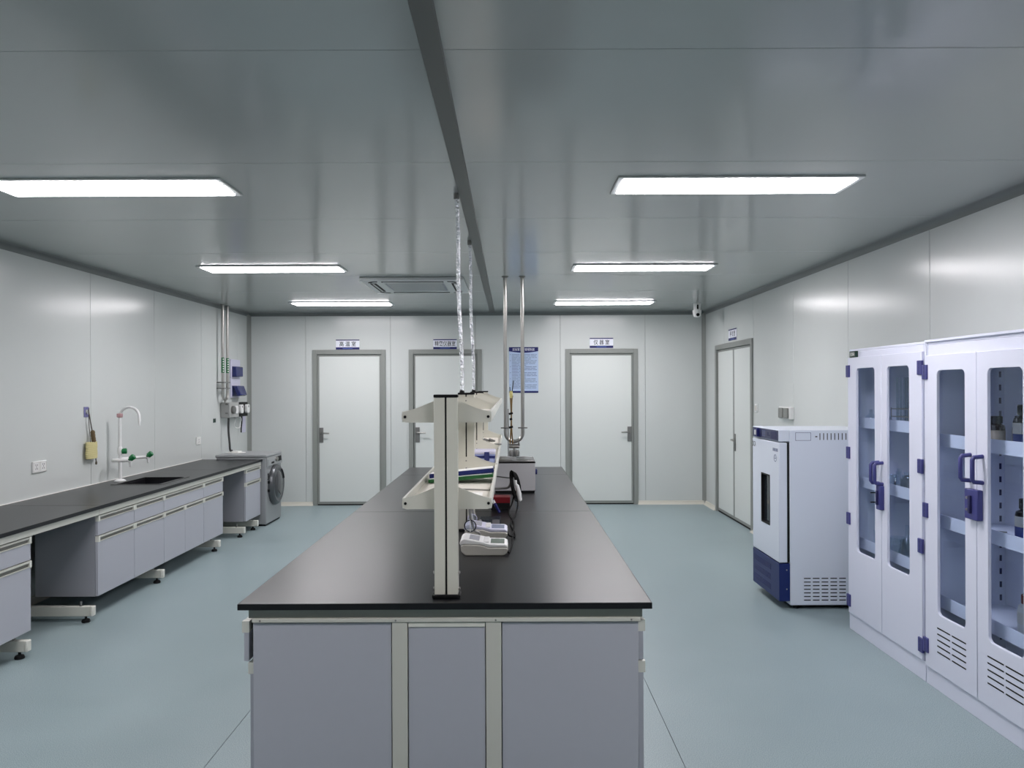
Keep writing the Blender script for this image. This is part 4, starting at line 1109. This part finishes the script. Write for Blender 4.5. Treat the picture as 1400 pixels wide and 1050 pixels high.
# ================================================================== RIGHT: tall storage cabinets (front faces -x)
def tall_cabinet(label, ymid, Wd, Hh, wins, wz, dz, hz, hx, lock, hinge_z, shelf_z, grilles, cap=0.0, slots=False):
    t = T('storage_cabinet', label, 'cabinet', (2.297, ymid, 0), -PI/2, 'tall white storage cabinets')
    h = Wd/2; D = 0.437; th = 0.016
    m_ = MB()
    m_.box(-h, 0, 0, -h+th, D, Hh).box(h-th, 0, 0, h, D, Hh)
    m_.box(-h+th, D-th, 0.0, h-th, D, Hh)
    m_.box(-h+th, 0, dz[0]-0.03, h-th, D-th, dz[0]-0.01).box(-h+th, 0, Hh-th, h-th, D-th, Hh)
    m_.box(-h+th, -0.001, dz[1]-0.01, h-th, th, Hh-th)
    P('body', m_, pp_m, t, bevel=0.003)
    P('plinth', MB().box(-h, -0.006, 0.0, h, 0.0, dz[0]-0.004), pp_m, t, bevel=0.002, seg=1)
    if cap:
        P('top_cap', MB().box(-h, -0.012, Hh, h, D, Hh+cap), pp_m, t, bevel=0.003)
    for k, (w0, w1) in enumerate(wins):
        a, b = (-h+0.012, -0.002) if k == 0 else (0.002, h-0.012)
        loop = rrect(w0, wz[0], w1, wz[1], 0.03, 6)
        d = P('door', MB().ring((a, dz[0], b, dz[1]), loop, 'y', -0.017, -0.001), pp_m, t, bevel=0.002, seg=1)
        P('pane', MB().prism(rrect(w0-0.008, wz[0]-0.008, w1+0.008, wz[1]+0.008, 0.03, 6), 'y', -0.0005, 0.0035), glasspane, d)
        s_ = -1 if k == 0 else 1
        x = hx[k]
        hp = [(x, -0.017, hz[0]), (x, -0.060, hz[0]+0.004), (x, -0.068, hz[0]+0.016), (x, -0.068, hz[1]-0.016), (x, -0.060, hz[1]-0.004), (x, -0.017, hz[1])]
        P('handle', MB().tube(hp, 0.0105, 10), violet_m, d)
        if grilles:
            m_ = MB()
            for x0, x1 in grilles[k]:
                for q in range(5):
                    z = 0.341 - 0.032*q
                    m_.box(x0, -0.0178, z-0.0035, x1, -0.0168, z+0.0035)
            P('vent_slots', m_, dark_m, d)
    for z in hinge_z:
        for s_ in (-1, 1):
            x = s_*(h-0.022)
            hg = P('hinge', MB().box(x-0.024, -0.026, z-0.04, x+0.024, -0.012, z+0.04), violet_m, t, bevel=0.003)
            m_ = MB()
            for q in (-0.022, 0, 0.022):
                m_.lathe([(0.0045, -0.0264), (0.0, -0.0262)], c=(x, 0, z+q), seg=8, axis='y')
            m_.box(x-0.0015, -0.0266, z-0.039, x+0.0015, -0.0258, z+0.039)
            P('screw_holes', m_, violet2_m, hg)
    x0, x1, z0, z1, bolts = lock
    lk = P('lock', MB().box(x0, -0.046, z0, x1, -0.017, z1), violet_m, t, bevel=0.004)
    xm = (x0+x1)/2
    P('bar', MB().box(xm-0.008, -0.058, z0+0.03, xm+0.008, -0.046, z1-0.03), violet2_m, lk, bevel=0.003)
    for z in (z0+0.045, z1-0.045):
        if bolts:
            P('bolt', MB().cyl((x0+0.015, -0.046, z), (x0+0.015, -0.085, z), 0.0035, seg=8), black_m, lk)
        else:
            P('bolt', MB().lathe([(0.007, -0.046), (0.007, -0.050), (0.0, -0.052)], c=(x0+0.022, 0, z), seg=10, axis='y'), steel_m, lk)
    for z in shelf_z:
        m_ = MB().box(-h+th+0.004, 0.062, z-0.008, h-th-0.004, D-th-0.002, z)
        m_.box(-h+th+0.004, 0.056, z-0.014, h-th-0.004, 0.062, z+0.055)
        P('shelf_tray', m_, pp_m, t)
    if slots:
        m_ = MB()
        for s_ in (-1, 1):
            for yy in (0.045, D-0.042):
                for q in range(22):
                    z = 0.24 + 0.072*q
                    if z < Hh-0.1:
                        m_.box(s_*(h-th), yy-0.006, z, s_*(h-th-0.0015), yy+0.006, z+0.032)
        P('support_slots', m_, violet2_m, t)
    return t
c1 = tall_cabinet('white storage cabinet of glassware next to the incubator', 4.65, 0.938, 1.88, [(-0.335, -0.083), (0.070, 0.325)], (0.548, 1.752), (0.115, 1.826),
    (1.035, 1.165), (-0.03, 0.02), (-0.012, 0.038, 0.878, 1.026, True), (1.736, 1.189, 0.747, 0.197), (1.372, 0.975, 0.565), None)
lp = P('label_plate', MB().box(-0.422, -0.020, 1.826, -0.340, -0.001, 1.868), greylab_m, c1)
text('plate_lettering', '已消毒', 0.026, paper_m, c1, (-0.381, -0.0206, 1.848), (PI/2, 0, 0), 0.062)
c2 = tall_cabinet('white storage cabinet of reagent bottles at the right edge of the picture', 3.7015, 0.945, 1.872, [(-0.342, -0.094), (0.087, 0.336)], (0.413, 1.7175), (0.102, 1.80),
    (1.165, 1.292), (-0.046, 0.050), (-0.052, 0.052, 0.98, 1.128, False), (1.71, 0.954, 0.216), (1.318, 0.876, 0.436),
    [[(-0.345, -0.228), (-0.21, -0.09)], [(0.081, 0.200), (0.214, 0.335)]], cap=0.014, slots=True)

# ------------------------------------------------------------------ glassware in the first cabinet
def lathe_thing(name, prof, m, label, cat, loc, group, seg=18):
    return S(name, MB().lathe(prof, seg=seg), m, label, cat, loc, group)
fl_prof = [(0.0, 0.002), (0.02, 0.0), (0.036, 0.014), (0.042, 0.036), (0.036, 0.058), (0.018, 0.074), (0.012, 0.08), (0.012, 0.105), (0.015, 0.108)]
for x, y, pos in ((2.41, 5.05, 'front one by the far side'), (2.46, 4.96, 'nearest the tube rack'), (2.50, 5.05, 'rear one by the far side')):
    lathe_thing('round_flask', fl_prof, clearglass, 'small clear round flask, top shelf of the glassware cabinet, ' + pos, 'flask', (x, y, 1.372), 'round flasks on the top shelf')
rk = T('tube_rack', 'steel rack holding long glass tubes on the top shelf of the glassware cabinet', 'rack', (2.53, 4.80, 1.372))
for z in (0.012, 0.065, 0.115):
    m_ = MB()
    if z == 0.012:
        m_.box(-0.06, -0.11, z, 0.06, 0.11, z+0.004)
    else:
        for x in (-0.06, 0.0, 0.055): m_.box(x, -0.11, z, x+0.006, 0.11, z+0.005)
        for k in range(6): m_.box(-0.06, -0.11+0.043*k, z, 0.061, -0.105+0.043*k, z+0.005)
    P('tier', m_, steel_m, rk)
for x in (-0.06, 0.056):
    for y in (-0.11, 0.105):
        P('upright', MB().box(x, y, 0.0, x+0.005, y+0.005, 0.125), steel_m, rk)
tube0 = None
for i in range(2):
    for j in range(5):
        loc = (2.503+0.056*i, 4.716+0.043*j, 1.388)
        tl = 'long glass tube in the steel rack, %s row, %s from the right' % (('front', 'back')[i], ('first', 'second', 'third', 'fourth', 'fifth')[j])
        if tube0 is None:
            tube0 = S('glass_tube', MB().lathe([(0.0, 0.0), (0.006, 0.002), (0.0085, 0.009), (0.0085, 0.30 - 0.0), (0.010, 0.302), (0.007, 0.302), (0.007, 0.012)], seg=10), clearglass,
                      tl, 'tube', loc, 'glass tubes in the rack')
        else:
            o = tube0.copy(); COL.objects.link(o); o.location = loc; o['label'] = tl
bk_prof = [(0.0, 0.003), (0.030, 0.0), (0.036, 0.006), (0.036, 0.092), (0.040, 0.098), (0.0345, 0.094), (0.034, 0.008), (0.0, 0.006)]
co_prof = [(0.0, 0.002), (0.042, 0.0), (0.046, 0.008), (0.018, 0.085), (0.015, 0.095), (0.015, 0.125), (0.018, 0.128)]
protos = {}
def glassware(kind, x, y, z, grp, lab, sc=1.0):
    if kind not in protos:
        o = lathe_thing(kind, bk_prof if kind == 'beaker' else co_prof, clearglass, lab, 'beaker' if kind == 'beaker' else 'flask', (x, y, z), grp)
        protos[kind] = o
    else:
        o = protos[kind].copy(); COL.objects.link(o); o.location = (x, y, z); o['label'] = lab; o['group'] = grp
    o.scale = (sc, sc, sc)
MID = 'on the middle shelf of the glassware cabinet'
for k, (x, y) in enumerate(((2.42, 4.62), (2.42, 4.72), (2.42, 4.82), (2.51, 4.66), (2.51, 4.77), (2.51, 4.88), (2.60, 4.70), (2.60, 4.81), (2.60, 4.92))):
    kd = 'beaker' if k % 2 == 0 else 'conical_flask'
    glassware(kd, x, y, 0.975, 'glass %ss %s' % (kd.replace('_', ' '), MID), 'clear glass %s %s, %s row, %s from the right' % (kd.replace('_', ' '), 'on the middle glassware shelf', ('front', 'middle', 'back')[k//3], ('first', 'second', 'third')[k % 3]))
LOW = 'on the bottom shelf of the glassware cabinet'
for k, (x, y, s_) in enumerate(((2.43, 4.62, 1.25), (2.43, 4.75, 1.25), (2.54, 4.66, 1.4), (2.54, 4.82, 1.4), (2.44, 4.98, 1.2))):
    kd = 'beaker' if k != 3 else 'conical_flask'
    glassware(kd, x, y, 0.565, 'glass %ss %s' % (kd.replace('_', ' '), LOW), 'large clear glass %s on the bottom glassware shelf, %s' % (kd.replace('_', ' '), ('front right', 'front middle', 'back right', 'back left', 'front left')[k]), s_)

# ------------------------------------------------------------------ bottles in the second cabinet
def bottle(label, loc, r, h, body, cap, bands, grp='reagent bottles in the right-hand cabinet'):
    t = T('reagent_bottle', label, 'bottle', loc, 0, grp)
    P('body', MB().lathe([(0.0, 0.002), (r*0.9, 0.0), (r, 0.006), (r, h*0.62), (r*0.92, h*0.70), (r*0.5, h*0.76), (r*0.46, h*0.80), (0.0, h*0.80)], seg=24), body, t)
    P('cap', MB().lathe([(0.0, h*0.77), (r*0.66, h*0.77), (r*0.66, h*0.985), (r*0.6, h), (0.0, h)], seg=20), cap, t)
    for z0, z1, m in bands:
        P('label_band', MB().lathe([(r+0.0006, h*z0), (r+0.0012, h*z0), (r+0.0012, h*z1), (r+0.0006, h*z1)], seg=24), m, t)
kb = mat('kraft_label', (150, 140, 126), rough=0.6)
wl_ = mat('offwhite_label', (228, 226, 218), rough=0.6)
bottle('tall dark bottle with white and blue label on the top shelf at the picture edge', (2.52, 3.70, 1.318), 0.052, 0.222, amber_m, black_m, [(0.08, 0.36, bluelab_m), (0.36, 0.60, wl_)])
bottle('small brown bottle on the top shelf, nearest the door split', (2.50, 3.88, 1.318), 0.033, 0.16, amber_m, black_m, [(0.2, 0.55, kb)])
bottle('small brown bottle half hidden at the left of the top shelf', (2.56, 4.00, 1.318), 0.033, 0.155, amber_m, black_m, [(0.2, 0.55, kb)])
bottle('small brown bottle behind the tall blue-labelled one on the top shelf', (2.60, 3.86, 1.318), 0.033, 0.16, amber_m, black_m, [(0.2, 0.55, kb)])
bottle('dark bottle with white and blue label on the middle shelf at the picture edge', (2.50, 3.665, 0.876), 0.048, 0.208, amber_m, black_m, [(0.06, 0.36, bluelab_m), (0.36, 0.60, wl_)])
bottle('white bottle with dark red cap on the bottom shelf at the picture edge', (2.50, 3.66, 0.436), 0.042, 0.185, white_m, redcap_m, [(0.25, 0.55, wl_)])
pl = MB().obox((0, 0, 0.004), (0.012, 0.16, 0.006), (0, 0, 0.5)).obox((0.02, 0.01, 0.004), (0.012, 0.16, 0.006), (0, 0, 0.9))
S('scissors', pl, dsteel_m, 'dark scissors lying on the middle shelf of the bottle cabinet', 'scissors', (2.47, 3.93, 0.876))
